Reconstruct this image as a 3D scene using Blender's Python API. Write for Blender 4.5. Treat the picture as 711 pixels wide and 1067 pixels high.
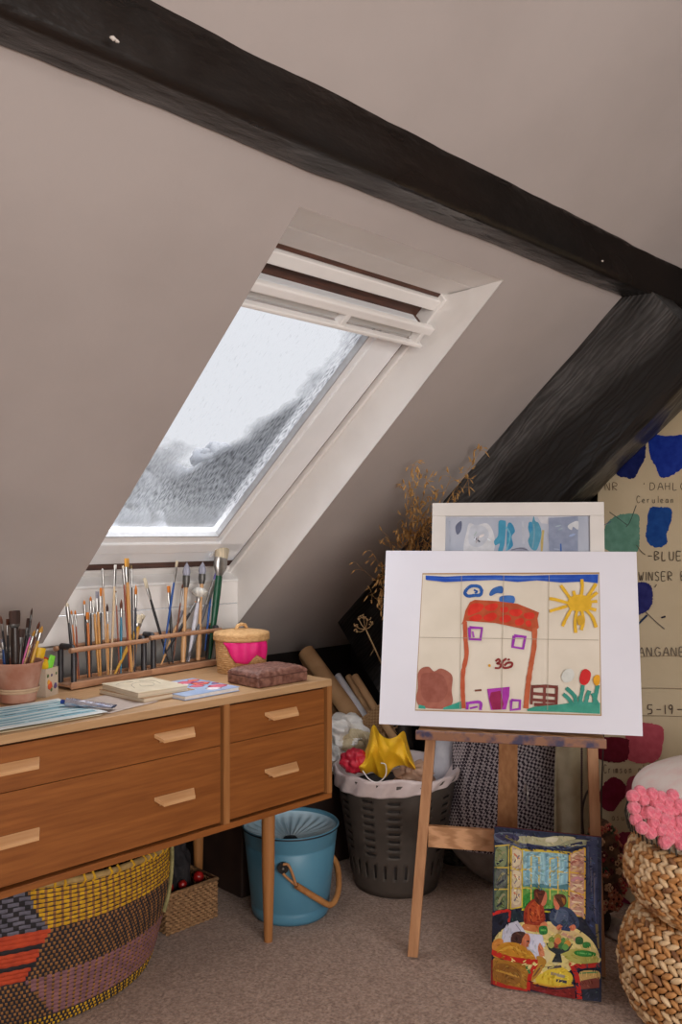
import bpy, math, random
from mathutils import Vector, Matrix, noise
random.seed(7)
sc = bpy.context.scene
for o in list(bpy.data.objects): bpy.data.objects.remove(o)
col = sc.collection
# ------------------------------------------------------------------ camera
FW = Vector((.709, .705, 0)).normalized(); RT = Vector((FW.y, -FW.x, 0)); CAM = Vector((0, 0, 1.2))
cd = bpy.data.cameras.new('camera'); cam = bpy.data.objects.new('camera', cd); col.objects.link(cam)
cam.location = CAM; cam.rotation_euler = (math.pi/2, 0, math.atan2(FW.y, FW.x)-math.pi/2)
cd.sensor_fit = 'AUTO'; cd.sensor_width = 36; cd.lens = 36*900/1067; cd.shift_y = 19.5/1067; cd.clip_start = .02
sc.camera = cam
# ------------------------------------------------------------------ light
sc.view_settings.view_transform = 'Standard'; sc.view_settings.look = 'None'
sc.view_settings.gamma = 1; sc.view_settings.use_curve_mapping = False; sc.view_settings.exposure = 0
w = bpy.data.worlds.new('overcast_sky'); sc.world = w; w.use_nodes = True
nt = w.node_tree; bg = nt.nodes['Background']
tc = nt.nodes.new('ShaderNodeTexCoord'); sx = nt.nodes.new('ShaderNodeSeparateXYZ'); rp = nt.nodes.new('ShaderNodeValToRGB')
nt.links.new(tc.outputs['Generated'], sx.inputs[0]); nt.links.new(sx.outputs['Z'], rp.inputs[0]); nt.links.new(rp.outputs[0], bg.inputs[0])
rp.color_ramp.elements[0].position = .28; rp.color_ramp.elements[0].color = (.80, .82, .87, 1)
rp.color_ramp.elements[1].position = .85; rp.color_ramp.elements[1].color = (6.0, 6.1, 6.3, 1)
bg.inputs[1].default_value = 1.0
def area(name, loc, rot, sx_, sy_, power, colr, portal=False):
    l = bpy.data.lights.new(name, 'AREA'); l.shape = 'RECTANGLE'; l.size = sx_; l.size_y = sy_; l.energy = power; l.color = colr
    o = bpy.data.objects.new(name, l); col.objects.link(o); o.location = loc; o.rotation_euler = rot
    if portal: l.cycles.is_portal = True
    return o
SUNK = math.radians(39.15)
area('window_portal', (1.58, 2.10, 1.50), (SUNK+math.pi*0, 0, 0), .75, 1.3, 1, (1,1,1), True).rotation_euler = (-(math.pi/2-0)+math.radians(39.15)+math.radians(50.85), 0, 0)
area('rear_fill', (-.1, -2.3, 1.35), (math.radians(88), 0, 0), 2.4, 1.5, 112, (1, .965, .935))  # added fill lamp behind the camera; the rear wall has no opening

# ------------------------------------------------------------------ projection helpers (metres in the room)
def ray(px, py): return FW + RT*((px-355.5)/900) + Vector((0, 0, (553-py)/900))
def at_n(px, py, p, n):
    d = ray(px, py); return CAM + d*((Vector(p)-CAM).dot(n)/d.dot(n))
def at_y(px, py, y): return at_n(px, py, (0, y, 0), Vector((0, 1, 0)))
def at_x(px, py, x): return at_n(px, py, (x, 0, 0), Vector((1, 0, 0)))
def at_z(px, py, z): return at_n(px, py, (0, 0, z), Vector((0, 0, 1)))
def at_F(px, py, F): return CAM + ray(px, py)*F
def RF(r, f, z=0): return RT*r + FW*f + Vector((0, 0, z))

# ------------------------------------------------------------------ materials
def lin(c):
    return tuple(((v/255)/12.92 if v <= 10 else ((v/255+.055)/1.055)**2.4) for v in c) + (1,)
MC = {}
def pm(name, c1, c2=None, scale=20, rough=.6, bump=0, bscale=None, stretch=(1,1,1), metal=0, spec=.5, detail=4, kind='noise', sheen=0, rvar=0, coat=0, contrast=(.35,.65), rot=(0,0,0), dist=0.002):
    if name in MC: return MC[name]
    m = bpy.data.materials.new(name); m.use_nodes = True; t = m.node_tree; b = t.nodes['Principled BSDF']
    b.inputs['Roughness'].default_value = rough; b.inputs['Metallic'].default_value = metal
    b.inputs['Specular IOR Level'].default_value = spec; b.inputs['Base Color'].default_value = lin(c1)
    if sheen: b.inputs['Sheen Weight'].default_value = sheen
    if coat: b.inputs['Coat Weight'].default_value = coat; b.inputs['Coat Roughness'].default_value = .25
    co = t.nodes.new('ShaderNodeTexCoord'); mp = t.nodes.new('ShaderNodeMapping'); mp.inputs['Scale'].default_value = stretch; mp.inputs['Rotation'].default_value = rot
    t.links.new(co.outputs['Object'], mp.inputs[0])
    def tex(sc_):
        if kind == 'wave':
            n = t.nodes.new('ShaderNodeTexWave'); n.inputs['Scale'].default_value = sc_; n.inputs['Distortion'].default_value = 6; n.inputs['Detail'].default_value = 3; n.inputs['Detail Scale'].default_value = 1.5
        elif kind == 'checker':
            n = t.nodes.new('ShaderNodeTexChecker'); n.inputs['Scale'].default_value = sc_; n.inputs['Color1'].default_value = (1,1,1,1); n.inputs['Color2'].default_value = (0,0,0,1)
        elif kind == 'voronoi':
            n = t.nodes.new('ShaderNodeTexVoronoi'); n.inputs['Scale'].default_value = sc_
        else:
            n = t.nodes.new('ShaderNodeTexNoise'); n.inputs['Scale'].default_value = sc_; n.inputs['Detail'].default_value = detail
        t.links.new(mp.outputs[0], n.inputs['Vector']); return n
    n = tex(scale); out = n.outputs['Distance'] if kind == 'voronoi' else (n.outputs['Color'] if kind != 'noise' else n.outputs['Fac'])
    if c2:
        r = t.nodes.new('ShaderNodeValToRGB'); r.color_ramp.elements[0].position = contrast[0]; r.color_ramp.elements[1].position = contrast[1]
        r.color_ramp.elements[0].color = lin(c1); r.color_ramp.elements[1].color = lin(c2)
        t.links.new(out, r.inputs[0]); t.links.new(r.outputs[0], b.inputs['Base Color'])
    if bump:
        n2 = tex(bscale) if bscale and bscale != scale else n
        o2 = n2.outputs['Distance'] if kind == 'voronoi' else (n2.outputs['Color'] if kind != 'noise' else n2.outputs['Fac'])
        bp = t.nodes.new('ShaderNodeBump'); bp.inputs['Strength'].default_value = bump; bp.inputs['Distance'].default_value = dist
        t.links.new(o2, bp.inputs['Height']); t.links.new(bp.outputs[0], b.inputs['Normal'])
    if rvar:
        n3 = t.nodes.new('ShaderNodeTexNoise'); n3.inputs['Scale'].default_value = 7; t.links.new(mp.outputs[0], n3.inputs['Vector'])
        mr = t.nodes.new('ShaderNodeMapRange'); mr.inputs['To Min'].default_value = max(0, rough-rvar); mr.inputs['To Max'].default_value = min(1, rough+rvar)
        mr.inputs['From Min'].default_value = .3; mr.inputs['From Max'].default_value = .7
        t.links.new(n3.outputs['Fac'], mr.inputs[0]); t.links.new(mr.outputs[0], b.inputs['Roughness'])
    MC[name] = m; return m
def paint(c, rough=.6, var=14):       # matt artist's paint with a brushy tone
    d = tuple(max(0, v-var) for v in c)
    return pm('paint_%d_%d_%d' % tuple(int(v) for v in c), c, d, 45, rough, .15, 120, spec=.3)
def plain(c, rough=.5, metal=0, spec=.5):
    return pm('tone_%d_%d_%d_%d_%d' % (*[int(v) for v in c], int(rough*100), int(metal*10)), c, tuple(max(0, v-10) for v in c), 60, rough, 0, metal=metal, spec=spec)

# ------------------------------------------------------------------ mesh builder
def wpos(o):
    p = Vector(o.location)
    while o.parent: o = o.parent; p += Vector(o.location)
    return p
class MB:
    def __init__(s): s.v = []; s.f = []; s.m = []; s.s = []
    def add(s, vs, fs, mi=0, smooth=False):
        k = len(s.v); s.v += [Vector(p) for p in vs]
        for f in fs: s.f.append([i+k for i in f]); s.m.append(mi); s.s.append(smooth)
        return s
    def box(s, c, d, rot=None, mi=0):
        c = Vector(c); h = [x/2 for x in d]
        vs = [Vector((x*h[0], y*h[1], z*h[2])) for x in (-1,1) for y in (-1,1) for z in (-1,1)]
        if rot is not None: vs = [rot @ p for p in vs]
        return s.add([p+c for p in vs], [(0,1,3,2),(4,6,7,5),(0,4,5,1),(2,3,7,6),(0,2,6,4),(1,5,7,3)], mi)
    def bb(s, a, b, mi=0):
        return s.box([(a[i]+b[i])/2 for i in range(3)], [abs(a[i]-b[i]) for i in range(3)], None, mi)
    def tube(s, pts, r, n=10, mi=0, caps=True, flat=1.0, up=None, smooth=True):
        pts = [Vector(p) for p in pts]; L = len(pts)
        rs = r if isinstance(r, (list, tuple)) else [r]*L
        rings = []; ref = None
        for i, p in enumerate(pts):
            t = (pts[min(i+1, L-1)]-pts[max(i-1, 0)]).normalized()
            if ref is None:
                u = Vector(up) if up is not None else (Vector((0,0,1)) if abs(t.z) < .9 else Vector((1,0,0)))
                ref = (u - t*u.dot(t)).normalized()
            else: ref = (ref - t*ref.dot(t)).normalized()
            b = t.cross(ref)
            rings.append([p + (ref*math.cos(2*math.pi*k/n)*flat + b*math.sin(2*math.pi*k/n))*rs[i] for k in range(n)])
        vs = [q for g in rings for q in g]
        fs = [(i*n+k, i*n+(k+1)%n, (i+1)*n+(k+1)%n, (i+1)*n+k) for i in range(L-1) for k in range(n)]
        s.add(vs, fs, mi, smooth)
        if caps: s.add(rings[0], [tuple(range(n))[::-1]], mi); s.add(rings[-1], [tuple(range(n))], mi)
        return s
    def lathe(s, c, prof, n=48, mi=0, sx=1, sy=1, fn=None, ang=(0, 2*math.pi)):
        c = Vector(c); full = ang[1]-ang[0] > 6.28; m_ = n if full else n+1
        vs = []
        for j, (r, z) in enumerate(prof):
            for k in range(m_):
                a = ang[0] + (ang[1]-ang[0])*k/n
                rr = r*(fn(a, z) if fn else 1)
                vs.append(c + Vector((rr*math.cos(a)*sx, rr*math.sin(a)*sy, z)))
        fs = [(j*m_+k, j*m_+(k+1)%m_, (j+1)*m_+(k+1)%m_, (j+1)*m_+k) for j in range(len(prof)-1) for k in range(n)]
        return s.add(vs, fs, mi, True)
    def blob(s, c, r, seg=12, rings=8, amp=0, freq=3, mi=0, rot=None, seed=0):
        c = Vector(c); r = Vector(r) if not isinstance(r, (int, float)) else Vector((r, r, r))
        vs = []
        for i in range(rings+1):
            th = math.pi*i/rings
            for k in range(seg):
                a = 2*math.pi*k/seg
                d = Vector((math.sin(th)*math.cos(a), math.sin(th)*math.sin(a), math.cos(th)))
                f = 1 + (amp*noise.noise(d*freq+Vector((seed*3.1, seed, seed*1.7))) if amp else 0)
                p = Vector((d.x*r.x, d.y*r.y, d.z*r.z))*f
                if rot is not None: p = rot @ p
                vs.append(c+p)
        fs = [(i*seg+k, (i+1)*seg+k, (i+1)*seg+(k+1)%seg, i*seg+(k+1)%seg) for i in range(rings) for k in range(seg)]
        return s.add(vs, fs, mi, True)
    def prism(s, pts, d, mi=0, smooth=False):        # polygon pts swept by vector d
        pts = [Vector(p) for p in pts]; d = Vector(d); n = len(pts)
        s.add(pts+[p+d for p in pts], [tuple(range(n))[::-1], tuple(range(n, 2*n))] + [(k, (k+1)%n, n+(k+1)%n, n+k) for k in range(n)], mi, smooth)
        return s
    def grid(s, fn, nu, nv, mi=0, smooth=True):
        vs = [Vector(fn(i/nu, j/nv)) for j in range(nv+1) for i in range(nu+1)]
        fs = [(j*(nu+1)+i, j*(nu+1)+i+1, (j+1)*(nu+1)+i+1, (j+1)*(nu+1)+i) for j in range(nv) for i in range(nu)]
        return s.add(vs, fs, mi if isinstance(mi, int) else 0, smooth)
    def build(s, name, mats, parent=None, bevel=0, org=None, subd=0, solid=0, fixn=True):
        me = bpy.data.meshes.new(name)
        lo = Vector([min(p[i] for p in s.v) for i in range(3)]); hi = Vector([max(p[i] for p in s.v) for i in range(3)])
        o_ = Vector(org) if org is not None else Vector(((lo.x+hi.x)/2, (lo.y+hi.y)/2, lo.z))
        me.from_pydata([p-o_ for p in s.v], [], s.f)
        for mt in (mats if isinstance(mats, (list, tuple)) else [mats]): me.materials.append(mt)
        me.polygons.foreach_set('material_index', s.m); me.polygons.foreach_set('use_smooth', s.s); me.update()
        if fixn:
            import bmesh
            bm = bmesh.new(); bm.from_mesh(me); bmesh.ops.recalc_face_normals(bm, faces=bm.faces); bm.to_mesh(me); bm.free()
        ob = bpy.data.objects.new(name, me); col.objects.link(ob)
        if parent is not None: ob.parent = parent; ob.location = o_ - wpos(parent)
        else: ob.location = o_
        if subd: md = ob.modifiers.new('sub', 'SUBSURF'); md.levels = md.render_levels = subd
        if solid: md = ob.modifiers.new('sol', 'SOLIDIFY'); md.thickness = solid; md.offset = 0
        if bevel:
            md = ob.modifiers.new('bev', 'BEVEL'); md.width = bevel; md.segments = 2; md.limit_method = 'ANGLE'; md.angle_limit = math.radians(40)
        return ob
def empty(name, loc):
    o = bpy.data.objects.new(name, None); col.objects.link(o); o.location = loc; o.empty_display_size = .05; return o
def tag(o, label, cat, group=None, kind=None):
    o['label'] = label; o['category'] = cat
    if group: o['group'] = group
    if kind: o['kind'] = kind
    return o
def thing(name, loc, label, cat, group=None, kind=None): return tag(empty(name, loc), label, cat, group, kind)
def struct(o): o['kind'] = 'structure'; return o
def bez(pts, n=8):      # Catmull-Rom through the points
    pts = [Vector(p) for p in pts]; P = [pts[0]*2-pts[1]] + pts + [pts[-1]*2-pts[-2]]; out = []
    for i in range(1, len(P)-2):
        for k in range(n):
            t = k/n; a, b, c, d = P[i-1], P[i], P[i+1], P[i+2]
            out.append(.5*((2*b)+(c-a)*t+(2*a-5*b+4*c-d)*t*t+(3*b-a-3*c+d)*t**3))
    out.append(pts[-1]); return out
def closed(pts, n=5):
    pts = [Vector(p) for p in pts]; L = len(pts); out = []
    for i in range(L):
        a, b, c, d = pts[i-1], pts[i], pts[(i+1) % L], pts[(i+2) % L]
        for k in range(n):
            t = k/n; out.append(.5*((2*b)+(c-a)*t+(2*a-5*b+4*c-d)*t*t+(3*b-a-3*c+d)*t**3))
    return out

# ================================================================== THE ROOM
SLOPE = .883; YK = 2.673; ZK = .698
def ceil(y): return ZK + (YK-y)*SLOPE
XL, XR, YR = -1.5, 2.75, -2.5; YT = .5; ZT = ceil(YT)
plaster = pm('warm_white_plaster', (184,174,170), (177,167,163), 3, .75, .12, 30, spec=.25, dist=.004)
whitepaint = pm('white_gloss_joinery', (243,240,237), (236,232,229), 6, .38, .06, 40)
carpet = pm('beige_loop_carpet', (132,105,90), (180,152,134), 130, .95, 1, 170, spec=.1, detail=3, dist=.006, sheen=.3)
darkwall = pm('black_brown_boarding', (26,21,20), (38,31,28), 8, .6, .3, 30)
creamwall = pm('cream_rear_wall', (205,196,186), (198,188,178), 3, .8)
struct(MB().bb((XL, YR, -.05), (XR, YK, 0)).build('floor', carpet))
wx0, wx1, wy0, wy1 = 1.221, 1.969, 1.3365, 2.4915
m = MB(); T = .0
def cp(x, y): return (x, y, ceil(y))
xs = [XL, wx0, wx1, XR]; ys = [YT, wy0, wy1, YK]
for i in range(3):
    for j in range(3):
        if i == 1 and j == 1: continue
        m.add([cp(xs[i], ys[j]), cp(xs[i+1], ys[j]), cp(xs[i+1], ys[j+1]), cp(xs[i], ys[j+1])], [(0,1,2,3)])
m.add([(XL, YR, ZT), (XR, YR, ZT), (XR, YT, ZT), (XL, YT, ZT)], [(0,1,2,3)])
# window reveal: soffit and cheeks, rising through the roof thickness
WO = Vector((0, 1.535, 1.869)); WV = Vector((0, math.cos(SUNK), -math.sin(SUNK))); WN = Vector((0, math.sin(SUNK), math.cos(SUNK)))
def wl(x, v, w=0): return Vector((x, 0, 0)) + WO + WV*v + WN*w
struct(m.build('ceiling', plaster, fixn=False))
rv = MB()
SPL = .13      # the left cheek splays outwards behind the plaster
for x, sgn, sp_ in ((wx0, -1, SPL), (wx1, 1, 0)):
    a = [Vector(cp(x, wy0))+WN*.002, wl(x-sp_, -.01, 0), wl(x-sp_, -.01, .10), wl(x-sp_, 1.36, .10), Vector((x-sp_, wy1+.055, 1.0)), Vector((x-sp_*.6, wy1, 1.0163)), Vector((x, wy1, ceil(wy1)))+WN*.002]
    rv.prism(a, (sgn*.03, 0, 0))
struct(rv.build('trim_1', whitepaint))
rt = MB()
rt.bb((wx0-.16, wy0, 1.8787), (wx1+.03, 1.44, 1.8987)); rt.bb((wx0-.16, 1.4425, 1.8787), (wx1+.03, 1.548, 1.8987))
struct(rt.build('trim_2', whitepaint, bevel=.003))
pn = MB()      # horizontal boards below the window
zb = ceil(wy1)-.012
for z0, z1 in ((zb, .935), (.9375, 1.0163)): pn.bb((wx0-.16, wy1, z0), (wx1+.03, wy1+.02, z1))
struct(pn.build('trim_3', whitepaint, bevel=.0025))
sl = MB(); sl.prism([(wx0-.12, wy1-.004, 1.0165), (wx0-.12, wy1-.004, 1.024), (wx0-.12, wy1+.045, 1.051), (wx0-.12, wy1+.09, 1.050), (wx0-.12, wy1+.09, 1.0165)], (wx1-wx0+.14, 0, 0))
struct(sl.build('trim_4', pm('bright_window_sill', (240,239,238), None, 5, .3), bevel=.002))
lp = MB(); lp.bb((XL, YK-.03, ZK-.02), (XR, YK, ZK+.012))
struct(MB().bb((XL, YK, 0), (XR, YK+.05, ZK+.01)).build('wall_eaves', darkwall))
gp = [(YR, 0), (YK, 0), (YK, ZK+.004), (YT, ZT+.004), (YR, ZT+.004)]
struct(MB().prism([(XR, a, b) for a, b in gp], (.05, 0, 0)).build('wall_gable', darkwall))
struct(MB().prism([(XL-.05, a, b) for a, b in gp], (.05, 0, 0)).build('wall_left', creamwall))
struct(MB().bb((XL, YR-.05, 0), (XR, YR, ZT)).build('wall_rear', creamwall))
struct(MB().bb((XR-.02, YR, 0), (XR, .5, .1)).build('baseboard_gable', whitepaint, bevel=.004))

# the roof window
W = struct(empty('window_1', wl(1.59, 1.3)))
def wbox(mb, x0, x1, v0, v1, w0, w1, mi=0):
    vs = [wl(x, v, w_) for x in (x0, x1) for v in (v0, v1) for w_ in (w0, w1)]
    return mb.add(vs, [(0,1,3,2),(4,6,7,5),(0,4,5,1),(2,3,7,6),(0,2,6,4),(1,5,7,3)], mi)
fr = MB(); X0, X1 = wx0-SPL, wx1+.0
wbox(fr, X0, X0+.012, 0, 1.33, -.012, .10); wbox(fr, X1-.012, X1, 0, 1.33, -.012, .10)
wbox(fr, X0, X1, .014, .050, -.004, .10); wbox(fr, X0, X1, 1.272, 1.33, 0, .10)
fr.build('window_frame', whitepaint, W, bevel=.003)
dk = MB(); brown = pm('dark_brown_stained_wood', (96,58,42), (70,42,32), 12, .5, .2, 40, stretch=(1,8,8))
wbox(dk, X0+.012, X1-.012, -.008, .012, .012, .09)
wbox(dk, X0+.012, X1-.012, .052, .125, .035, .10)
wbox(dk, X0+.012, X1-.012, 1.225, 1.276, .008, .09); wbox(dk, X1-.024, X1-.011, .1, 1.27, .008, .09); wbox(dk, X0+.011, X0+.024, .1, 1.27, .02, .09)
dk.build('weather_seal', brown, W)
ssh = struct(empty('sash', wl(1.59, 1.2))) if False else None
sb = MB(); A0, A1 = X0+.02, X1-.022
pvc = pm('white_sash_paint', (247,248,250), (243,244,246), 8, .3, .05, 30)
for x0, x1 in ((A0, A0+.145), (A1-.147, A1)):
    wbox(sb, x0, x1, .125, 1.232, 0, .045)
wbox(sb, A1-.125, A1-.018, .125, 1.20, -.008, .003); wbox(sb, A0+.018, A0+.125, .125, 1.20, -.008, .003)
wbox(sb, A0, A1, 1.093, 1.232, 0, .045); wbox(sb, A0+.02, A1-.02, 1.12, 1.17, -.008, .004)
wbox(sb, A0, A1, .10, .17, 0.004, .045)
sb.build('sash', pvc, W, bevel=.004)
bd = MB(); wbox(bd, A0+.143, A1-.145, .15, 1.095, .006, .012)
# glazing bead : thin grey gasket round the pane
gk = MB()
wbox(gk, A1-.151, A1-.146, .16, 1.095, -.001, .02); wbox(gk, A0+.144, A0+.149, .16, 1.095, -.001, .02); wbox(gk, A0+.144, A1-.146, 1.088, 1.093, -.001, .02)
gk.build('glazing_gasket', plain((176,176,178), .5), W)
def glassmat():
    m = bpy.data.materials.new('rain_streaked_glass'); m.use_nodes = True; t = m.node_tree; t.nodes.clear(); N = t.nodes.new; L = t.links.new
    out = N('ShaderNodeOutputMaterial'); tr = N('ShaderNodeBsdfTransparent'); gl = N('ShaderNodeBsdfGlossy'); mx = N('ShaderNodeMixShader'); gl.inputs['Roughness'].default_value = .12
    co = N('ShaderNodeTexCoord'); sp = N('ShaderNodeSeparateXYZ'); L(co.outputs['Object'], sp.inputs[0])
    mp = N('ShaderNodeMapping'); mp.inputs['Rotation'].default_value = (SUNK, 0, 0); mp.inputs['Scale'].default_value = (1, 1, 1); L(co.outputs['Object'], mp.inputs[0])
    s2 = N('ShaderNodeSeparateXYZ'); L(mp.outputs[0], s2.inputs[0])     # x across, y down the slope
    st = N('ShaderNodeMapping'); st.inputs['Scale'].default_value = (190, 42, 40); st.inputs['Rotation'].default_value = (0, 0, math.radians(-14)); L(mp.outputs[0], st.inputs[0])
    n1 = N('ShaderNodeTexNoise'); n1.inputs['Scale'].default_value = 1; n1.inputs['Detail'].default_value = 4; L(st.outputs[0], n1.inputs['Vector'])
    n2 = N('ShaderNodeTexNoise'); n2.inputs['Scale'].default_value = 5; n2.inputs['Detail'].default_value = 6; L(mp.outputs[0], n2.inputs['Vector'])
    # darkening and blur mask: a band beside the right stile, wider towards the bottom, ragged edge
    def M(op, a, b=None, cl=False):
        q = N('ShaderNodeMath'); q.operation = op; q.use_clamp = cl
        for i, v in enumerate((a, b)):
            if v is None: continue
            if isinstance(v, (int, float)): q.inputs[i].default_value = v
            else: L(v, q.inputs[i])
        return q.outputs[0]
    edge = M('SUBTRACT', .115, M('MULTIPLY', M('MAXIMUM', M('ADD', s2.outputs['Y'], .12), 0), .75))
    d = M('SUBTRACT', s2.outputs['X'], edge)
    d = M('ADD', d, M('MULTIPLY', M('SUBTRACT', n2.outputs['Fac'], .5), .24))
    mask = M('MULTIPLY', d, 17, True)
    # a second patch low on the pane
    d2 = M('ADD', M('SUBTRACT', s2.outputs['Y'], .10), M('MULTIPLY', M('SUBTRACT', n2.outputs['Fac'], .5), .5))
    mask2 = M('MULTIPLY', M('MULTIPLY', d2, 9, True), .75)
    mk = M('MULTIPLY', M('MAXIMUM', mask, mask2), M('SUBTRACT', 1, M('MULTIPLY', M('MULTIPLY', M('SUBTRACT', s2.outputs['Y'], .30), 8, True), .65)))
    sp1 = M('MULTIPLY', M('SUBTRACT', n1.outputs['Fac'], .40), 3.4, True)
    dark = M('MULTIPLY', mk, M('ADD', M('MULTIPLY', sp1, .50), .36))
    lt = M('MULTIPLY', M('MULTIPLY', M('SUBTRACT', n1.outputs['Fac'], .58), 5, True), .16)
    tot = M('SUBTRACT', 1, M('MAXIMUM', dark, lt), True)
    cb = N('ShaderNodeCombineColor'); 
    for i in range(3): L(M('POWER', tot, (1.0, .99, .96)[i]), cb.inputs[i])
    L(cb.outputs[0], tr.inputs[0]); mx.inputs[0].default_value = .05
    rf = N('ShaderNodeBsdfRefraction'); rf.inputs['IOR'].default_value = 1.12; rf.inputs['Roughness'].default_value = .42; L(cb.outputs[0], rf.inputs['Color'])
    m0 = N('ShaderNodeMixShader'); L(M('MULTIPLY', mk, .8), m0.inputs[0]); L(tr.outputs[0], m0.inputs[1]); L(rf.outputs[0], m0.inputs[2])
    L(m0.outputs[0], mx.inputs[1]); L(gl.outputs[0], mx.inputs[2])
    bp = N('ShaderNodeBump'); bp.inputs['Distance'].default_value = .002; L(n1.outputs['Fac'], bp.inputs['Height']); L(bp.outputs[0], gl.inputs['Normal'])
    L(mx.outputs[0], out.inputs[0]); return m
GS = (-.16, .10, -1.0, .24)
gls = MB(); gx0, gx1 = A0+.145, A1-.147
gls.add([wl(gx0, .15, .02), wl(gx1, .15, .02), wl(gx1, 1.095, .02), wl(gx0, 1.095, .02)], [(0,1,2,3)])
gls.build('pane', glassmat(), W, org=wl(1.59, .62, .02))
vb = MB(); wbox(vb, A0, A1+.004, .074, .102, -.058, -.036); vb.build('ventilation_flap', whitepaint, W, bevel=.005)
vb = MB(); wbox(vb, A0+.0, A1+.0, .133, .146, -.062, -.040); vb.build('control_bar', whitepaint, W, bevel=.004)
vb = MB(); wbox(vb, A0+.02, A1-.02, .098, .135, -.030, -.018); vb.build('flap_plate', pm('pale_grey_aluminium', (205,203,200), None, 5, .35, metal=.2), W)
for xx in (A0+.05, 1.615, A1-.03):
    vb = MB(); wbox(vb, xx-.009, xx+.009, .096, .138, -.058, -.028); vb.build('bar_bracket', whitepaint, W, bevel=.003)

# dark roof timbers
blackp = pm('black_painted_timber', (18,14,12), (32,24,20), 5, .27, 1, 26, stretch=(.35,1,1), rvar=.14, detail=6, dist=.006, contrast=(.4,.75))
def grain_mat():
    # black gloss paint over raised grain; grey light sheen is painted into base colour
    m = bpy.data.materials.new('black_gloss_timber_painted_sheen'); m.use_nodes = True; t = m.node_tree; N = t.nodes.new; L = t.links.new; b = t.nodes['Principled BSDF']
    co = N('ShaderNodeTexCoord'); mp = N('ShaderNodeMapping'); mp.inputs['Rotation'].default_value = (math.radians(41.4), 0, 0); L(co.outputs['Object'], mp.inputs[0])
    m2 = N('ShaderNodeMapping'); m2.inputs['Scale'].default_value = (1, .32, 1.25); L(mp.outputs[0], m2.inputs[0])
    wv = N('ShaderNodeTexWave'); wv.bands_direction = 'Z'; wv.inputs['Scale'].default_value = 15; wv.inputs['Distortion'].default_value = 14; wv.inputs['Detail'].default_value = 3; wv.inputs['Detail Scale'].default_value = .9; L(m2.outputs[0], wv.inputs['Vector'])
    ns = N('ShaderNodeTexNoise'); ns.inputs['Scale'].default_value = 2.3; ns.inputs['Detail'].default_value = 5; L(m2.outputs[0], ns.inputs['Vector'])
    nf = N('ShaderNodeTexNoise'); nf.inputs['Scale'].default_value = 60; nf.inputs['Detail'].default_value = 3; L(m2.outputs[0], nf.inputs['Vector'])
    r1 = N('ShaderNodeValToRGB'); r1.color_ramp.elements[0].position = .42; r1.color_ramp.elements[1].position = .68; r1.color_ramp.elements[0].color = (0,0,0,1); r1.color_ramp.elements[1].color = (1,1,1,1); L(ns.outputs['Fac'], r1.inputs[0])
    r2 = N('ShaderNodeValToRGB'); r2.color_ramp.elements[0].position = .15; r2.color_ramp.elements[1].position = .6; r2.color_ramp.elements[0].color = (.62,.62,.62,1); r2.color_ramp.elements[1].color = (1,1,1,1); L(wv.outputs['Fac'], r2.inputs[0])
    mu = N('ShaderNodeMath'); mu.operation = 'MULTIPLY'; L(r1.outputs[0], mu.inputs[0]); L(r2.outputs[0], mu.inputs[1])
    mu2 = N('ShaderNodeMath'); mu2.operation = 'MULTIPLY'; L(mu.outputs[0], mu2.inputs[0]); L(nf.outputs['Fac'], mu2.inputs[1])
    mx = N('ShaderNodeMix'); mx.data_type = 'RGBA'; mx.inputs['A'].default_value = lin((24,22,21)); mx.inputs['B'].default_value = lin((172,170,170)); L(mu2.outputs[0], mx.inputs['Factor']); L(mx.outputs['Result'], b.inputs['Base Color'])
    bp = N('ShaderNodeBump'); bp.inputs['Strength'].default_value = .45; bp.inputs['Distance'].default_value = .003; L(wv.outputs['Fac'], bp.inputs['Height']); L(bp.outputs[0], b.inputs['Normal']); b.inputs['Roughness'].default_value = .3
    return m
def timber(name, sect, p0, p1, nseg, mat, amp, seed, ny):
    # section polygon (list of vectors), swept p0->p1 with gentle irregularity
    p0 = Vector(p0); p1 = Vector(p1); pts = []
    n = len(sect); full = []
    for i in range(n):
        a, b = Vector(sect[i]), Vector(sect[(i+1) % n])
        for k in range(ny): full.append(a.lerp(b, k/ny))
    c = sum(full, Vector())/len(full); L = len(full); vs = []
    for j in range(nseg+1):
        t = j/nseg; base = p0.lerp(p1, t)
        for k, q in enumerate(full):
            wp = base+q; f = amp*noise.noise(wp*4+Vector((seed, 0, 0))) + amp*.35*noise.noise(wp*17)
            vs.append(base + q + (q-c).normalized()*f)
    fs = [(j*L+k, j*L+(k+1) % L, (j+1)*L+(k+1) % L, (j+1)*L+k) for j in range(nseg) for k in range(L)]
    mb = MB(); mb.add(vs, fs, 0, True); mb.add([vs[k] for k in range(L)], [tuple(range(L))]); mb.add(vs[-L:], [tuple(range(L))])
    o = mb.build(name, mat); return struct(o)
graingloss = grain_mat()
# purlin: runs along the room below the slope
yb = 1.276
timber('trim_5', [(0, yb+.03, ceil(yb)+.01), (0, yb-.004, ceil(yb)-.004), (0, 1.182, ceil(yb)-.010), (0, 1.165, ceil(1.165)+.0), (0, 1.19, ceil(1.165)+.1)],
       (XL, 0, 0), (XR, 0, 0), 150, blackp, .0045, 3, 6)
chp = plain((206,198,190), .7)
cpt = MB()
for x, y, rr in ((118,40,.006),(122,43,.004),(628,272,.004)):
    cpt.blob(at_y(x, y, 1.158), (rr, .003, rr*.6), 8, 6, .5, 3, seed=x)
struct(cpt.build('trim_8', chp))
wl_ = MB(); wl_.prism([(XL+.005, wy1+.02, ceil(wy1+.02)-.001), (XL+.005, YK-.012, ceil(YK-.012)-.001), (XL+.005, YK-.012, ceil(YK-.012)-.009), (XL+.005, wy1+.02, ceil(wy1+.02)-.009)], (1.97-XL, 0, 0))
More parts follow.
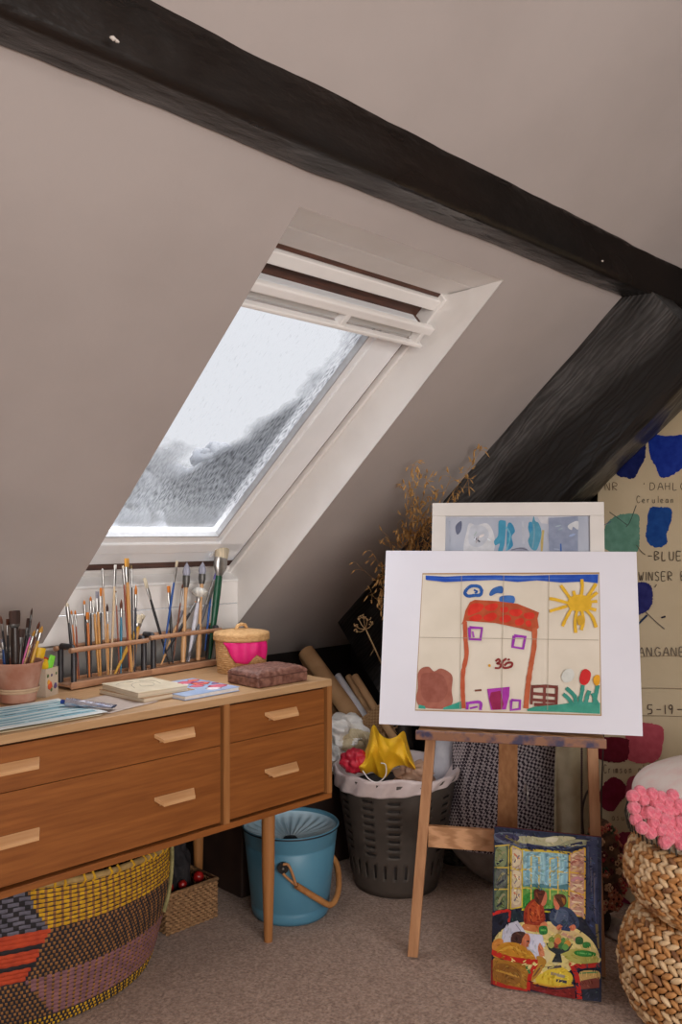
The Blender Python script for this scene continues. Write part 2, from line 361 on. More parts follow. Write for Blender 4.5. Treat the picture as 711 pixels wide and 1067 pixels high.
struct(wl_.build('trim_7', whitepaint, bevel=.002))
# principal rafter of the truss
def rp(y, dz): return Vector((0, y, ceil(y)-dz))
rn = Vector((0, -.661, -.750)); rd = Vector((0, .750, -.661))
P0 = Vector((0, 1.225, ceil(1.225))); P1 = Vector((0, 2.535, ceil(2.535)))
D = .35
sect = [Vector((2.53, 0, 0))+Vector((0,.0,.0)), Vector((2.53, 0, 0))+rn*D, Vector((2.665, 0, 0))+rn*D, Vector((2.68, 0, 0))+rn*(D-.06), Vector((2.68, 0, 0))]
sect = [s_ - rn*.01 if i in (0, 4) else s_ for i, s_ in enumerate(sect)]
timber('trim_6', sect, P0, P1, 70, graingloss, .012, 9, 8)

# ------------------------------------------------------------------ outside, seen through the wet glass
foli = pm('winter_tree_foliage', (112,114,119), (136,137,140), .8, 1, 0, spec=0)
bark = pm('grey_bark', (70,62,56), None, 5, .9)
for i, (px, top, dist, r, lab) in enumerate(((178, 484, 22, 2.0, 'broad grey winter tree behind the left side of the wet pane'), (238, 462, 36, 1.7, 'tallest brownish winter tree seen through the middle of the pane'), (124, 505, 15, .9, 'low pale winter tree at the bottom left corner of the pane'), (320, 470, 18, 1.9, 'winter tree hidden mostly by the right window stile'))):
    c = at_F(px, top, dist); t = thing('tree', (c.x, c.y, -5.0), lab, 'tree', 'trees outside the roof window')
    cr = MB(); cz = c.z-r
    for k in range(130):
        a = random.random()*6.28; q = random.random()**.5; e = random.uniform(-1, 1)
        cr.blob((c.x+math.cos(a)*r*1.15*q*(1-.5*abs(e)), c.y+math.sin(a)*r*1.15*q*(1-.5*abs(e)), cz+r*.95*e-.1*r), r*(.12+.16*random.random()), 8, 6, .5, 3, seed=i*200+k)
    cr.build('crown', foli, t)
    MB().tube([(c.x, c.y, -5), (c.x+.05, c.y, -2), (c.x, c.y, cz)], [.22, .16, .1], 10).build('trunk', bark, t)
struct(MB().bb((-30, 3.5, -5.3), (60, 60, -5)).build('floor_outside', pm('frosted_ground', (215,216,218), (190,191,190), .5, .9)))

# ================================================================== SIDEBOARD
def uvwood(name, c1, c2, ax, rough=.42, sc_=1.0):
    st = {'x': (.9, 14, 14), 'y': (14, .9, 14), 'z': (14, 14, .9)}[ax]
    return pm(name, c1, c2, 6*sc_, rough, .12, 22, stretch=st, detail=5, contrast=(.3, .7), spec=.4)
oakx = uvwood('honey_teak_front', (126,72,32), (152,92,44), 'x')
oaktop = uvwood('pale_teak_top', (176,138,98), (194,156,116), 'x', .4)  # paler tone than the drawer fronts
oakz = uvwood('honey_teak_upright', (150,98,54), (172,118,70), 'z')
oaky = uvwood('honey_teak_end', (150,98,54), (172,118,70), 'y')
handlew = uvwood('pale_handle_wood', (196,146,98), (214,168,122), 'x')
gap = plain((30,20,14), .8)
SY0, SY1, SX0, SX1 = 1.908, 2.45, .30, 1.879; SZ0, SZ1 = .372, .740
sd = thing('sideboard', ((SX0+SX1)/2, 2.18, 0), 'long mid-century teak sideboard on slim round legs under the roof window', 'sideboard')
cs = MB(); th = .021
cs.bb((SX0, SY0, SZ0), (SX1, SY1, SZ0+.017), 0)
cs.build('bottom_panel', [oakx], sd, bevel=.0015)
MB().bb((SX0, SY0, SZ1-th), (SX1, SY1, SZ1)).build('top', oaktop, sd, bevel=.0015)
for x in (SX0, .691, 1.461, SX1-.02): MB().bb((x, SY0, SZ0+.017), (x+.02, SY1, SZ1-th)).build('side_panel', oakz, sd)
MB().bb((SX0+.02, SY1-.008, SZ0+.017), (SX1-.02, SY1, SZ1-th)).build('back_panel', gap, sd)
MB().bb((SX0+.02, SY0+.022, SZ0+.018), (SX1-.02, SY0+.026, SZ1-th-.001)).build('drawer_shadow_rail', gap, sd)
def handle(xc, z, parent, L=.125):
    h = MB(); y0 = SY0+.007; h2 = L/2
    a = [(xc-h2, y0, z+.008), (xc+h2, y0, z+.008), (xc+h2-.014, y0-.026, z-.006), (xc-h2+.014, y0-.026, z-.006)]
    b = [(xc-h2, y0, z-.002), (xc+h2, y0, z-.002), (xc+h2-.014, y0-.026, z-.014), (xc-h2+.014, y0-.026, z-.014)]
    h.add(a+b, [(0,1,2,3), (7,6,5,4), (3,2,6,7), (0,3,7,4), (1,5,6,2), (0,4,5,1)])
    h.prism([(xc-h2+.016, y0, z-.002), (xc-h2+.016, y0, z-.018), (xc-h2+.016, y0-.012, z-.008)], (L-.032, 0, 0))
    h.build('handle', handlew, parent, bevel=.001)
for x0, x1, hs in ((SX0+.02, .691, (.5,)), (.711, 1.461, (.21, .79)), (1.481, SX1-.02, (.5,))):
    for z0, z1, hz in ((.608, SZ1-th-.006, .667), (SZ0+.023, .6065, .503)):
        g = .0055
        d = MB().bb((x0+g, SY0+.008, z0), (x1-g, SY0+.024, z1)).build('drawer', oakx, sd, bevel=.001)
        for f in hs: handle(x0+(x1-x0)*f if len(hs) > 1 else (x0+x1)/2+.005, hz, d)
for x, y in ((1.641, 1.932), (1.70, 2.36), (.52, 1.932), (.52, 2.36)):
    MB().tube([(x, y, SZ0), (x, y, .2), (x, y, 0)], [.020, .0185, .0125], 20).build('leg', oakz, sd)

# ------------------------------------------------------------------ brushes
HC = {'black': (28,25,30), 'orange': (196,110,40), 'ochre': (196,142,74), 'tan': (206,160,112), 'cream': (212,186,150), 'brown': (120,66,38), 'redbrown': (140,66,40), 'teal': (30,120,150),
      'blue': (30,80,150), 'navy': (26,30,52), 'clear': (205,205,215), 'green': (22,82,58), 'grey': (96,96,102), 'pink': (206,92,150), 'redorange': (214,84,30), 'yellow': (204,156,60), 'dark': (50,38,34)}
BC = {'cream': (236,222,194), 'orange': (226,132,46), 'white': (238,236,230), 'grey': (150,148,160), 'brown': (110,58,36), 'darkbrown': (70,46,38), 'yellow': (226,164,70), 'purple': (110,100,160), 'darkyellow': (130,106,60), 'bluegrey': (172,174,192)}
METAL = pm('nickel_ferrule', (176,174,172), (150,148,146), 40, .28, metal=.9)
COP = pm('copper_ferrule', (180,120,84), (150,98,70), 40, .3, metal=.9)
DFER = pm('dull_grey_ferrule', (100,98,96), (84,82,80), 40, .4, metal=.6)
def bmat(c): return pm('bristle_'+c, BC[c], tuple(int(v*.75) for v in BC[c]), 90, .8, .4, 200, stretch=(1,1,.15))
def hmat(c): return plain(HC[c], .35)
def brush(tip, base, wid, hcol, bcol, bl, fl, label, group, shape='round', fer=None, bw=1.0):
    wid *= 1.14; tip, base = Vector(tip), Vector(base); d = (base-tip); L = d.length; d.normalize()
    fer = fer or METAL; r = wid/2
    t = thing('paintbrush', base, label, 'paintbrush', group)
    b0 = tip; b1 = tip+d*bl; f1 = b1+d*fl
    fl_ = .45 if shape in ('flat', 'hake', 'big') else 1
    up = Vector((0,1,0))
    if shape == 'mop':
        rs = [r*.12, r*.55*bw, r*.95*bw, r*1.05*bw, r*.85]
    elif shape == 'fluff': rs = [r*.7, r*2.5, r*2.9, r*2.5, r*.7]
    elif shape in ('flat', 'hake', 'big'): rs = [r*.95*bw, r*1.04*bw, r*1.02*bw, r*1.0, r*.95]
    else: rs = [r*.12, r*.5*bw, r*.85*bw, r*.9*bw, r*.8]
    MB().tube([b0.lerp(b1, k/4) for k in range(5)], rs, 12, flat=fl_, up=up).build('bristles', bmat(bcol), t)
    MB().tube([b1, b1.lerp(f1, .5), f1], [r*.95, r*.98, r*(.7 if shape != 'big' else .42)], 12, flat=max(fl_, .5), up=up).build('ferrule', fer, t)
    hl = (base-f1).length
    if shape == 'big': fl_ = .6
    if shape == 'hake': rr = [r*.8, r*.6, r*.7, r*.9, r*.7]; ff = .3
    elif shape == 'big': rr = [r*.46, r*.50, r*.42, r*.30, r*.2]; ff = .7
    elif shape == 'mop': rr = [r*.55, r*.35, r*.5, r*.78, r*.55]; ff = 1
    else: rr = [r*.62, r*.78, r*.72, r*.55, r*.4]; ff = 1
    MB().tube([f1+d*(hl*q) for q in (0, .22, .5, .8, 1)], rr, 10, flat=ff, up=up).build('handle', hmat(hcol), t)
    return t
PX = lambda w, Z=2.6: w*Z/900
def add_brushes(rows, ox, oy, sc_, yb_, yt_, group, where, floorz):
    for r in rows:
        (tx, ty), (bx, by), wd, hc, bc, bl, fl, shape, lab = r[:9]
        base = at_y(ox+bx/sc_, oy+by/sc_, yb_); tip = at_y(ox+tx/sc_, oy+ty/sc_, yt_)
        # keep every foot just above the tray
        if base.z < floorz: k = (floorz-base.z)/(tip.z-base.z); base = base.lerp(tip, k)
        k_ = 2.62/900/sc_
        brush(tip, base, wd*k_, hc, bc, bl*k_, fl*k_, lab+' '+where, group, shape, r[9] if len(r) > 9 else None)
R1 = [((65,450),(120,1000),24,'black','cream',30,110,'round','black-handled brush with cream tip, leftmost'),
 ((95,505),(140,1000),15,'orange','orange',30,70,'round','thin orange-handled brush just right of the leftmost'),
 ((122,505),(150,1000),14,'redbrown','orange',30,80,'round','short slender red-brown brush, third from the left'),
 ((185,435),(212,990),17,'black','orange',30,80,'round','slim black brush, left of the small flat orange one,'),
 ((208,520),(222,985),24,'orange','orange',52,20,'flat','short orange brush with a stubby flat orange tip'),
 ((230,410),(235,980),17,'black','orange',32,85,'round','slim black brush just right of the stubby flat orange one'),
 ((250,435),(288,985),23,'ochre','white',50,45,'flat','ochre brush with a worn white tip'),
 ((275,375),(301,985),24,'ochre','grey',48,95,'flat','ochre brush with a greyish flat tip'),
 ((302,350),(303,980),18,'black','orange',58,115,'flat','black brush with a long orange flat tip'),
 ((312,215),(348,980),15,'tan','white',14,125,'round','very tall thin tan brush with a dot of white tip'),
 ((345,460),(355,975),19,'ochre','darkbrown',55,85,'round','ochre brush with a dark brown pointed tip'),
 ((402,190),(370,975),20,'cream','white',28,125,'flat','tall pale brush with a small white flat tip'),
 ((405,370),(432,965),13,'redbrown','brown',14,90,'round','thin red-brown brush left of the teal one'),
 ((443,430),(440,965),21,'teal','brown',65,62,'round','teal-handled brush with a rusty tip'),
 ((455,195),(502,940),19,'redbrown','cream',22,115,'round','tall red-brown brush with a cream tip'),
 ((480,145),(510,940),34,'ochre','yellow',62,110,'flat','tallest brush with a broad yellow tip'),
 ((513,190),(526,940),15,'black','darkyellow',28,135,'round','tall black brush beside the broad yellow one'),
 ((545,330),(536,950),21,'navy','orange',68,95,'round','dark brush with a long silver ferrule and orange tip, rightmost upright'),
 ((572,540),(505,950),50,'tan','cream',60,30,'hake','wide flat wooden hake brush with cream bristles'),
 ((598,538),(395,955),34,'yellow','cream',32,40,'flat','slanting brush with black band and yellow handle')]
add_brushes(R1, 60, 560, 6.67, 2.352, 2.372, 'brushes in the left rack', 'in the left rack', .762)
R2 = [((62,250),(222,805),22,'black','cream',70,80,'flat','black brush with cream bristles leaning to the left'),
 ((212,300),(240,800),24,'black','orange',45,100,'flat','dark brush with a flat orange tip'),
 ((265,145),(180,720),19,'blue','cream',42,110,'flat','tall blue brush with a cream tip'),
 ((300,285),(236,795),15,'brown','brown',35,100,'round','thin dark brush with a brown tip'),
 ((325,155),(300,790),46,'tan','bluegrey',90,82,'mop','left of two tall mop brushes with blue-grey pointed heads',DFER),
 ((423,152),(393,782),46,'tan','bluegrey',84,70,'mop','right of two tall mop brushes with blue-grey pointed heads',DFER),
 ((408,308),(330,785),36,'clear','white',72,40,'fluff','white fluffy round wash brush'),
 ((400,375),(192,715),24,'black','orange',45,90,'flat','slanting black brush with a bright orange flat tip'),
 ((298,452),(160,800),24,'tan','grey',55,60,'flat','tan brush with a grey filbert head leaning right'),
 ((520,200),(320,780),34,'grey','purple',80,190,'flat','long grey brush with a purple stained tip leaning right',METAL),
 ((545,50),(462,775),104,'green','cream',90,130,'big','biggest flat brush with thick cream bristles and dark green handle'),
 ((495,470),(445,775),28,'dark','brown',40,50,'flat','short brown brush at the right end'),
 ((468,530),(468,770),34,'dark','yellow',50,30,'flat','short fan brush with tan bristles at the right end'),
 ((480,285),(436,700),20,'blue','bluegrey',40,60,'round','thin blue brush behind the big flat one')]
add_brushes(R2, 140, 560, 5.925, 2.40, 2.43, 'brushes in the right rack', 'in the right rack', .762)
# ------------------------------------------------------------------ racks
rkw = pm('reddish_brown_rack_wood', (158,116,88), (184,140,108), 10, .5, .2, 40, stretch=(1,10,10))
rkd = pm('black_iron_rack_frame', (38,36,40), (54,52,56), 20, .4, .2, 60)
def rack(xa, ya, xb, yb2, zt, label, dep=.062):
    t = thing('brush_rack', ((xa+xb)/2, (ya+yb2)/2+dep/2, SZ1), label, 'brush rack', 'brush racks on the sideboard')
    d = Vector((xb-xa, yb2-ya, 0)).normalized(); n = Vector((-d.y, d.x, 0))
    A = Vector((xa, ya, 0)); B = Vector((xb, yb2, 0))
    for P in (A, B):
        pts = [P+Vector((0,0,SZ1+.002)), P+Vector((0,0,zt-.012)), P+Vector((0,0,zt))+n*.006, P+n*(dep-.006)+Vector((0,0,zt)), P+n*dep+Vector((0,0,zt-.012)), P+n*dep+Vector((0,0,SZ1+.002))]
        MB().tube(pts, .0085, 10).build('end_frame', rkd, t)
    for o_, z in ((-.006, zt-.008), (dep+.004, zt-.008)):
        MB().tube([A-d*.018+n*o_+Vector((0,0,z)), A.lerp(B, .5)+n*o_+Vector((0,0,z+.001)), B+d*.01+n*o_+Vector((0,0,z))], .0075, 10).build('top_rail', rkw, t)
    r = Matrix.Rotation(math.atan2(d.y, d.x), 3, 'Z'); L = (B-A).length+.04
    MB().box((A+B)/2+n*dep*.5+Vector((0,0,SZ1+.011)), (L, dep+.03, .008), r).build('tray', rkw, t, bevel=.002)
    for o_ in (-.012, dep+.012): MB().box((A+B)/2+n*o_+Vector((0,0,SZ1+.013)), (L, .010, .020), r).build('bottom_rail', rkw, t, bevel=.003)
rack(1.229, 2.315, 1.489, 2.355, .862, 'left of two wooden brush racks with black end frames, packed with upright brushes')
rack(1.528, 2.362, 1.80, 2.385, .868, 'right of two wooden brush racks, with leaning brushes, beside the lidded straw basket', .05)

# ------------------------------------------------------------------ terracotta pot with brushes
terra = pm('weathered_terracotta', (160,104,82), (190,148,128), 14, .85, .3, 60, detail=6)
pc = Vector((1.035, 2.255, SZ1))
t = thing('terracotta_pot', pc, 'weathered terracotta flower pot full of paintbrushes at the left end of the sideboard', 'plant pot')
MB().lathe(pc, [(0, .002), (.044, .002), (.046, .006), (.063, .100), (.0665, .106), (.066, .110), (.060, .109), (.056, .09), (.04, .012), (0, .012)], 48).build('pot_body', terra, t)
MB().lathe(pc, [(.0528, .034), (.0550, .036), (.0556, .039), (.0545, .041)], 48).lathe(pc, [(.0512, .027), (.0535, .029), (.0540, .032), (.0528, .034)], 48).build('twine', plain((190,160,130), .9), t)
R0 = [((5,175),(20,560),22,'black','brown',70,60,'round','black brush with a dark red tip, leftmost'),
 ((22,375),(40,565),34,'blue','grey',30,60,'flat','thick blue-handled brush'),
 ((66,205),(72,560),26,'black','brown',50,90,'flat','black brush with a rusty brown head'),
 ((125,135),(128,560),86,'dark','darkbrown',110,30,'flat','widest dark brown flat brush',DFER),
 ((125,310),(100,562),22,'orange','orange',50,60,'round','short orange brush with an orange tip'),
 ((140,420),(113,560),20,'redorange','grey',14,70,'round','short brush with a red-orange handle'),
 ((190,290),(165,560),46,'dark','darkbrown',70,60,'flat','stubby dark brown brush',DFER),
 ((275,110),(215,480),18,'black','darkbrown',60,50,'round','tallest slim dark brush',DFER),
 ((252,200),(195,560),42,'black','darkbrown',80,70,'flat','thick dark brush',DFER),
 ((262,345),(175,556),18,'pink','purple',8,8,'round','pink-handled brush'),
 ((298,300),(200,556),24,'tan','yellow',55,80,'round','tan brush with an ochre tip'),
 ((340,225),(240,556),24,'brown','brown',70,70,'round','brown-tipped brush leaning right'),
 ((362,265),(262,552),34,'yellow','yellow',60,70,'round','golden yellow brush leaning farthest right')]
for i, r in enumerate(R0):
    (tx, ty), (bx, by), wd, hc, bc, bl, fl, shape, lab = r[:9]
    yb_ = 2.255+[-.03, .0, .02][i % 3]; tip = at_y(tx/8.21, 620+ty/8.21, yb_+.005); mid = at_y(bx/8.21, 620+by/8.21, yb_)
    base = mid+(mid-tip).normalized()*.06
    # inside the pot
    c2 = Vector((base.x-pc.x, base.y-pc.y)); 
    if c2.length > .032: c2 *= .032/c2.length
    base = Vector((pc.x+c2.x, pc.y+c2.y, SZ1+.03)); k_ = 2.34/900/8.21
    brush(tip, base, wd*k_, hc, bc, bl*k_, fl*k_, lab+' in the terracotta pot', 'brushes in the terracotta pot', shape, r[9] if len(r) > 9 else None)

# ------------------------------------------------------------------ small square tin with coloured tools
tinm = pm('cream_tin', (196,180,160), (180,164,146), 8, .4)
tc_ = at_z(48, 726, SZ1)+Vector((.004, .028, 0)); rz = Matrix.Rotation(math.radians(30), 3, 'Z')
t = thing('square_tin', tc_, 'small square cream tin with flowers printed on it, beside the terracotta pot', 'tin')
b = MB(); s_ = .029; hgt = .078
for sx_, sy_, dx, dy in ((s_, 0, .0015, s_*2), (-s_, 0, .0015, s_*2), (0, s_, s_*2, .0015), (0, -s_, s_*2, .0015)):
    b.box(tc_+rz @ Vector((sx_, sy_, hgt/2)), (dx, dy, hgt), rz)
b.box(tc_+Vector((0,0,.001)), (s_*2, s_*2, .002), rz); b.build('tin_body', tinm, t)
fl_ = MB()
for (u, v, r_, mi) in ((-.010, .030, .011, 0), (-.016, .040, .007, 1), (.016, .026, .008, 2), (-.002, .058, .004, 2), (-.020, .058, .005, 3), (.020, .060, .004, 3), (-.004, .018, .005, 3)):
    p = tc_+rz @ Vector((u, -s_-.0012, v)); fl_.blob(p, (r_, .0006, r_), 10, 6, .3, 3, mi, rot=rz)
fl_.build('printed_flowers', [paint((206,92,60)), paint((222,160,70)), paint((96,80,120)), paint((90,110,70))], t)
def tool(name, label, pts, r, colr, cat, flat=.5):
    o = MB().tube([tc_+rz @ Vector(p) for p in pts], r, 10, flat=flat, up=(0,1,0)).build(name, plain(colr, .45), bevel=.001)
    tag(o, label, cat)
tool('sponge_dabber', 'yellow sponge dabber standing in the square tin', [(-.012,.012,.01),(-.010,.012,.07),(.004,.012,.105),(.012,.012,.130)], [.010,.013,.013,.014], (222,176,30), 'sponge')
tool('sponge_dabber', 'low yellow dabber lying forward over the rim of the square tin', [(.014,-.010,.02),(-.004,-.012,.072),(-.018,-.014,.098)], [.008,.012,.012], (232,190,40), 'sponge', .8)
tool('plastic_spreader', 'lime green plastic spreader leaning in the square tin', [(-.008,-.02,.02),(-.002,-.022,.080),(.012,-.024,.110)], [.008,.011,.009], (120,206,60), 'spreader', .3)
tool('toy_clip', 'bright red plastic clip at the back of the square tin', [(.016,.008,.02),(.020,.008,.082),(.030,.006,.098)], [.008,.012,.013], (214,30,36), 'clip', .6)

# ------------------------------------------------------------------ papers, tube, books
def sheet(name, x0, x1, y0, y1, z, mats, label, cat, amp=.002, rot=0, nx=24, ny=24, seed=0, group=None, th=.0006, matfn=None, droop=0):
    c = Vector(((x0+x1)/2, (y0+y1)/2, z)); R_ = Matrix.Rotation(rot, 3, 'Z'); mb = MB()
    def f(u, v):
        p = R_ @ Vector(((u-.5)*(x1-x0), (v-.5)*(y1-y0), 0)); h = amp*(.5+.5*noise.noise(Vector((u*3+seed, v*3, seed))))
        q = c+p+Vector((0,0,h))
        if droop and q.y < SY0: q.z -= (SY0-q.y)*droop
        return q
    mb.grid(f, nx, ny)
    if matfn:
        for k in range(len(mb.f)): i, j = k % nx, k//nx; mb.m[k] = matfn((i+.5)/nx, (j+.5)/ny)
    o = mb.build(name, mats, solid=th, fixn=False); tag(o, label, cat, group); return o
wc = pm('watercolour_paper', (222,226,224), (206,214,214), 20, .8); 
blu = pm('blue_wash', (120,176,196), (176,208,214), 9, .7, stretch=(1,5,1)); drk = paint((70,104,120))
def mf(u, v):
    if u > .97 or v < .10 or v > .93: return 0
    s_ = math.sin(v*46+2.5*noise.noise(Vector((u*3, v*4, 1)))+u*2)
    return 2 if s_ > .93 else (1 if s_ > -.75 else 0)
sheet('paper_sheet', .70, 1.10, 1.925, 2.19, SZ1+.0015, pm('aged_paper', (196,178,146), (176,158,128), 20, .8), 'aged underlying sheet of paper below the blue painting on the sideboard', 'paper', .002, .04, seed=4)
sheet('watercolour_painting', .66, 1.12, 1.935, 2.185, SZ1+.0045, [wc, blu, drk], 'white paper sheet with wavy blue watercolour stripes on the left of the sideboard', 'painting', .004, .02, 60, 60, 2, matfn=mf)
sheet('tracing_paper', 1.10, 1.28, 1.96, 2.15, SZ1+.001, plain((186,170,160), .6), 'pale grey tracing paper lying between the paint tube and the sketchbook', 'paper', .0015, .25, seed=8)
tb = at_z(70, 739, SZ1); te = at_z(119, 741, SZ1); tb.z += .018; te.z += .012
foil = pm('crumpled_foil', (214,212,220), (150,160,190), 40, .22, .8, 60, metal=.75, dist=.004)
t = thing('paint_tube', (tb.x, tb.y, SZ1+.006), 'crumpled silver paint tube with a blue cap on the blue watercolour sheet', 'paint tube')
m = MB(); n_ = 18
def tf(u, v):
    p = tb.lerp(te, u); a = v*2*math.pi; dx = (te-tb).normalized(); sd_ = Vector((-dx.y, dx.x, 0))
    rr = .013*(1+.18*noise.noise(Vector((u*9, math.cos(a)*2, math.sin(a)*2)))); flat = 1-.72*u
    return p + sd_*math.cos(a)*rr*(1+.35*u) + Vector((0,0,math.sin(a)*rr*flat*.9))
m.grid(tf, 22, n_); m.build('tube_body', foil, t)
dx = (tb-te).normalized(); MB().tube([tb+dx*.001, tb+dx*.006, tb+dx*.016], [.011, .006, .006], 12).build('cap', plain((40,70,150), .4), t)
def book(name, c, sx_, sy_, h, rot, cover, pages, label, cat, group=None):
    R_ = Matrix.Rotation(rot, 3, 'Z'); t = thing(name, c, label, cat, group)
    c = Vector(c); MB().box(c+Vector((0,0,h/2)), (sx_-.004, sy_-.004, h-.003), R_).build('pages', pages, t)
    MB().box(c+Vector((0,0,h-.0008)), (sx_, sy_, .0016), R_).build('front_cover', cover, t)
    MB().box(c+Vector((0,0,.0008)), (sx_, sy_, .0016), R_).build('back_cover', cover, t); return t, R_
pgs = pm('page_edges', (214,200,178), (186,170,148), 200, .8, .3, 300, stretch=(.02,.02,1)); crm = pm('cream_cover', (216,202,176), (200,186,160), 12, .7)
book('sketchbook', (1.338, 2.10, SZ1+.0012), .175, .205, .013, .08, pm('brown_kraft_cover', (166,132,98), None, 10, .7), pgs, 'lower brown-covered sketchbook under the cream one', 'book', 'sketchbooks in front of the left rack')
t, R_ = book('sketchbook', (1.330, 2.10, SZ1+.0146), .160, .195, .014, -.02, crm, pgs, 'cream sketchbook with a faint pencil drawing, on top of the brown one', 'book', 'sketchbooks in front of the left rack')
pz = SZ1+.0146+.0142; dr = MB()
for pts in ([(-.05,-.03),(-.03,.02),(.0,.04),(.03,.01),(.01,-.03),(-.02,-.02),(-.01,.01)], [(.02,.06),(.05,.03),(.04,-.02)], [(-.06,.05),(-.03,.07),(.0,.06)]):
    dr.tube(bez([Vector((1.330, 2.10, pz))+Vector((a, b_, 0)) for a, b_ in pts], 6), .0006, 4)
dr.build('pencil_drawing', plain((150,140,130), .8), t)
t, R_ = book('magazine', (1.448, 2.055, SZ1+.0012), .195, .215, .012, .05, pm('pale_blue_magazine_cover', (140,170,214), (176,196,226), 9, .35), plain((226,222,220), .7), 'floral magazine with blue and pink cover beside the sketchbooks', 'magazine')
pz = SZ1+.0134; fm = MB()
for k, (a, b_, r_, mi) in enumerate(((.03,.06,.028,0), (.055,.02,.030,1), (.02,-.01,.024,0), (.07,.075,.02,1), (.065,-.05,.03,0), (.03,-.075,.024,2), (.085,-.01,.012,3), (.0,.085,.02,2), (.05,.045,.012,3), (.005,.03,.016,2), (.055,.02,.012,3))):
    fm.blob((1.448+a, 2.055+b_, pz+.0003+k*.00003), (r_, r_*.8, .0004), 14, 4, .25, 3, mi, seed=k)
fm.build('printed_flowers', [paint((216,110,130)), paint((226,120,100)), paint((236,226,230)), paint((150,60,120))], t)
# ------------------------------------------------------------------ carved brown box
bx = Vector((1.707, 2.012, SZ1)); brn = pm('embossed_brown_leather', (92,54,44), (140,98,84), 60, .55, 1, 90, kind='noise', detail=5, dist=.004, spec=.5)
t = thing('embossed_box', bx, 'brown embossed padded box on the right end of the sideboard', 'box')
MB().bb((bx.x-.099, bx.y-.072, SZ1+.001), (bx.x+.099, bx.y+.072, SZ1+.030)).build('box_body', brn, t, bevel=.004)
m = MB()
def bf(u, v):
    x = (u-.5)*2; y = (v-.5)*2; e = (1-abs(x)**8)*(1-abs(y)**8); h = .018*max(e, 0)**.4
    q = Vector((bx.x+x*.0995, bx.y+y*.0725, 0)); k = .0016*noise.noise(q*150)+.0022*abs(noise.noise(q*70))
    return Vector((q.x, q.y, SZ1+.031+h+(k if e > 0.02 else 0)))
m.grid(bf, 90, 66); m.build('padded_lid', brn, t)
# ------------------------------------------------------------------ lidded straw basket with a pink cloth
straw = pm('golden_straw_weave', (190,144,92), (216,174,122), 90, .8, .9, 120, stretch=(1,1,2.4), dist=.003)
bc_ = Vector((1.775, 2.225, SZ1)); t = thing('lidded_basket', bc_, 'round lidded straw basket with a bright pink cloth on its front', 'basket')
prof = [(0, .001)]+[(.078+.007*math.sin(z/.118*1.6)+.0011*math.sin(z*900), z) for z in [k*.118/70 for k in range(71)]]
MB().lathe(bc_, prof, 72, fn=lambda a, z: 1+.006*math.sin(a*60+(z*260//1)*math.pi)).build('basket_body', straw, t)
lid = MB().lathe(bc_, [(.086, .104), (.0915, .106), (.0925, .112), (.0915, .117), (.0925, .121), (.0915, .126), (.089, .130), (.06, .135), (.03, .138), (0, .139)], 72, fn=lambda a, z: 1+.006*math.sin(a*56)).build('lid', straw, t)
MB().tube([bc_+Vector((-.022,0,.138)), bc_+Vector((-.016,0,.150)), bc_+Vector((0,0,.154)), bc_+Vector((.016,0,.150)), bc_+Vector((.022,0,.138))], .006, 8).build('lid_loop', straw, lid)
pk = MB()
ang0 = math.atan2(-bc_.y, -bc_.x)
def pf(u, v):
    a = ang0 + (u-.38)*1.75; top = .104; K = ((0,.100),(.26,.040),(.52,.036),(.70,.064),(.95,.044),(1.01,.06)); q = next(i for i in range(5) if K[i][0] <= u <= K[i+1][0]+1e-6); bot = K[q][1]+(K[q+1][1]-K[q][1])*(u-K[q][0])/(K[q+1][0]-K[q][0])
    z = top+(bot-top)*v; r = .089+.004*math.sin(v*math.pi)+.002*math.sin(a*14)
    return bc_+Vector((math.cos(a)*r, math.sin(a)*r, z))
pk.grid(pf, 40, 12); pk.build('pink_cloth', plain((226,24,120), .6), t, solid=.0015, fixn=False)

# ================================================================== FLOOR OBJECTS ON THE LEFT
# blue bucket
bc = RF(-.160, 2.73, 0); bluem = pm('blue_enamel', (84,136,160), (74,124,150), 6, .38, .04, 40, spec=.5)
t = thing('bucket', bc, 'blue enamel bucket with a cane handle under the right end of the sideboard', 'bucket')
MB().lathe(bc, [(0,.003), (.118,.003), (.121,.012), (.124,.034), (.1215,.038), (.124,.042), (.143,.222), (.1405,.226), (.1445,.230), (.1495,.272), (.153,.277), (.151,.280), (.147,.275), (.140,.225), (.120,.03), (0,.012)], 72).build('bucket_body', bluem, t)
MB().lathe(bc, [(.1515,.2715), (.1545,.2735), (.1545,.2765), (.1515,.2775)], 72).build('rim_band', plain((24,30,40), .5), t)
lin_ = pm('pale_blue_plastic_liner', (190,216,230), (172,204,222), 12, .25, .1, 30)
MB().lathe(bc, [(.1455,.268), (.138,.252), (.10,.232), (.05,.222), (.022,.218)], 120, fn=lambda a, z: 1, ).build('liner', lin_, t)
lr = MB()
def lf(u, v):
    a = u*2*math.pi; r = .142-.120*v; z = .262-.034*v**.6+.0035*math.sin(a*26)*math.sin(v*math.pi)**.6
    return bc+Vector((math.cos(a)*r, math.sin(a)*r, z))
lr.grid(lf, 240, 14); lr.build('pleated_strainer', lin_, t)
MB().lathe(bc, [(0,.231), (.020,.231), (.023,.227), (.023,.222)], 24).build('strainer_hole', plain((30,26,34), .6), t)
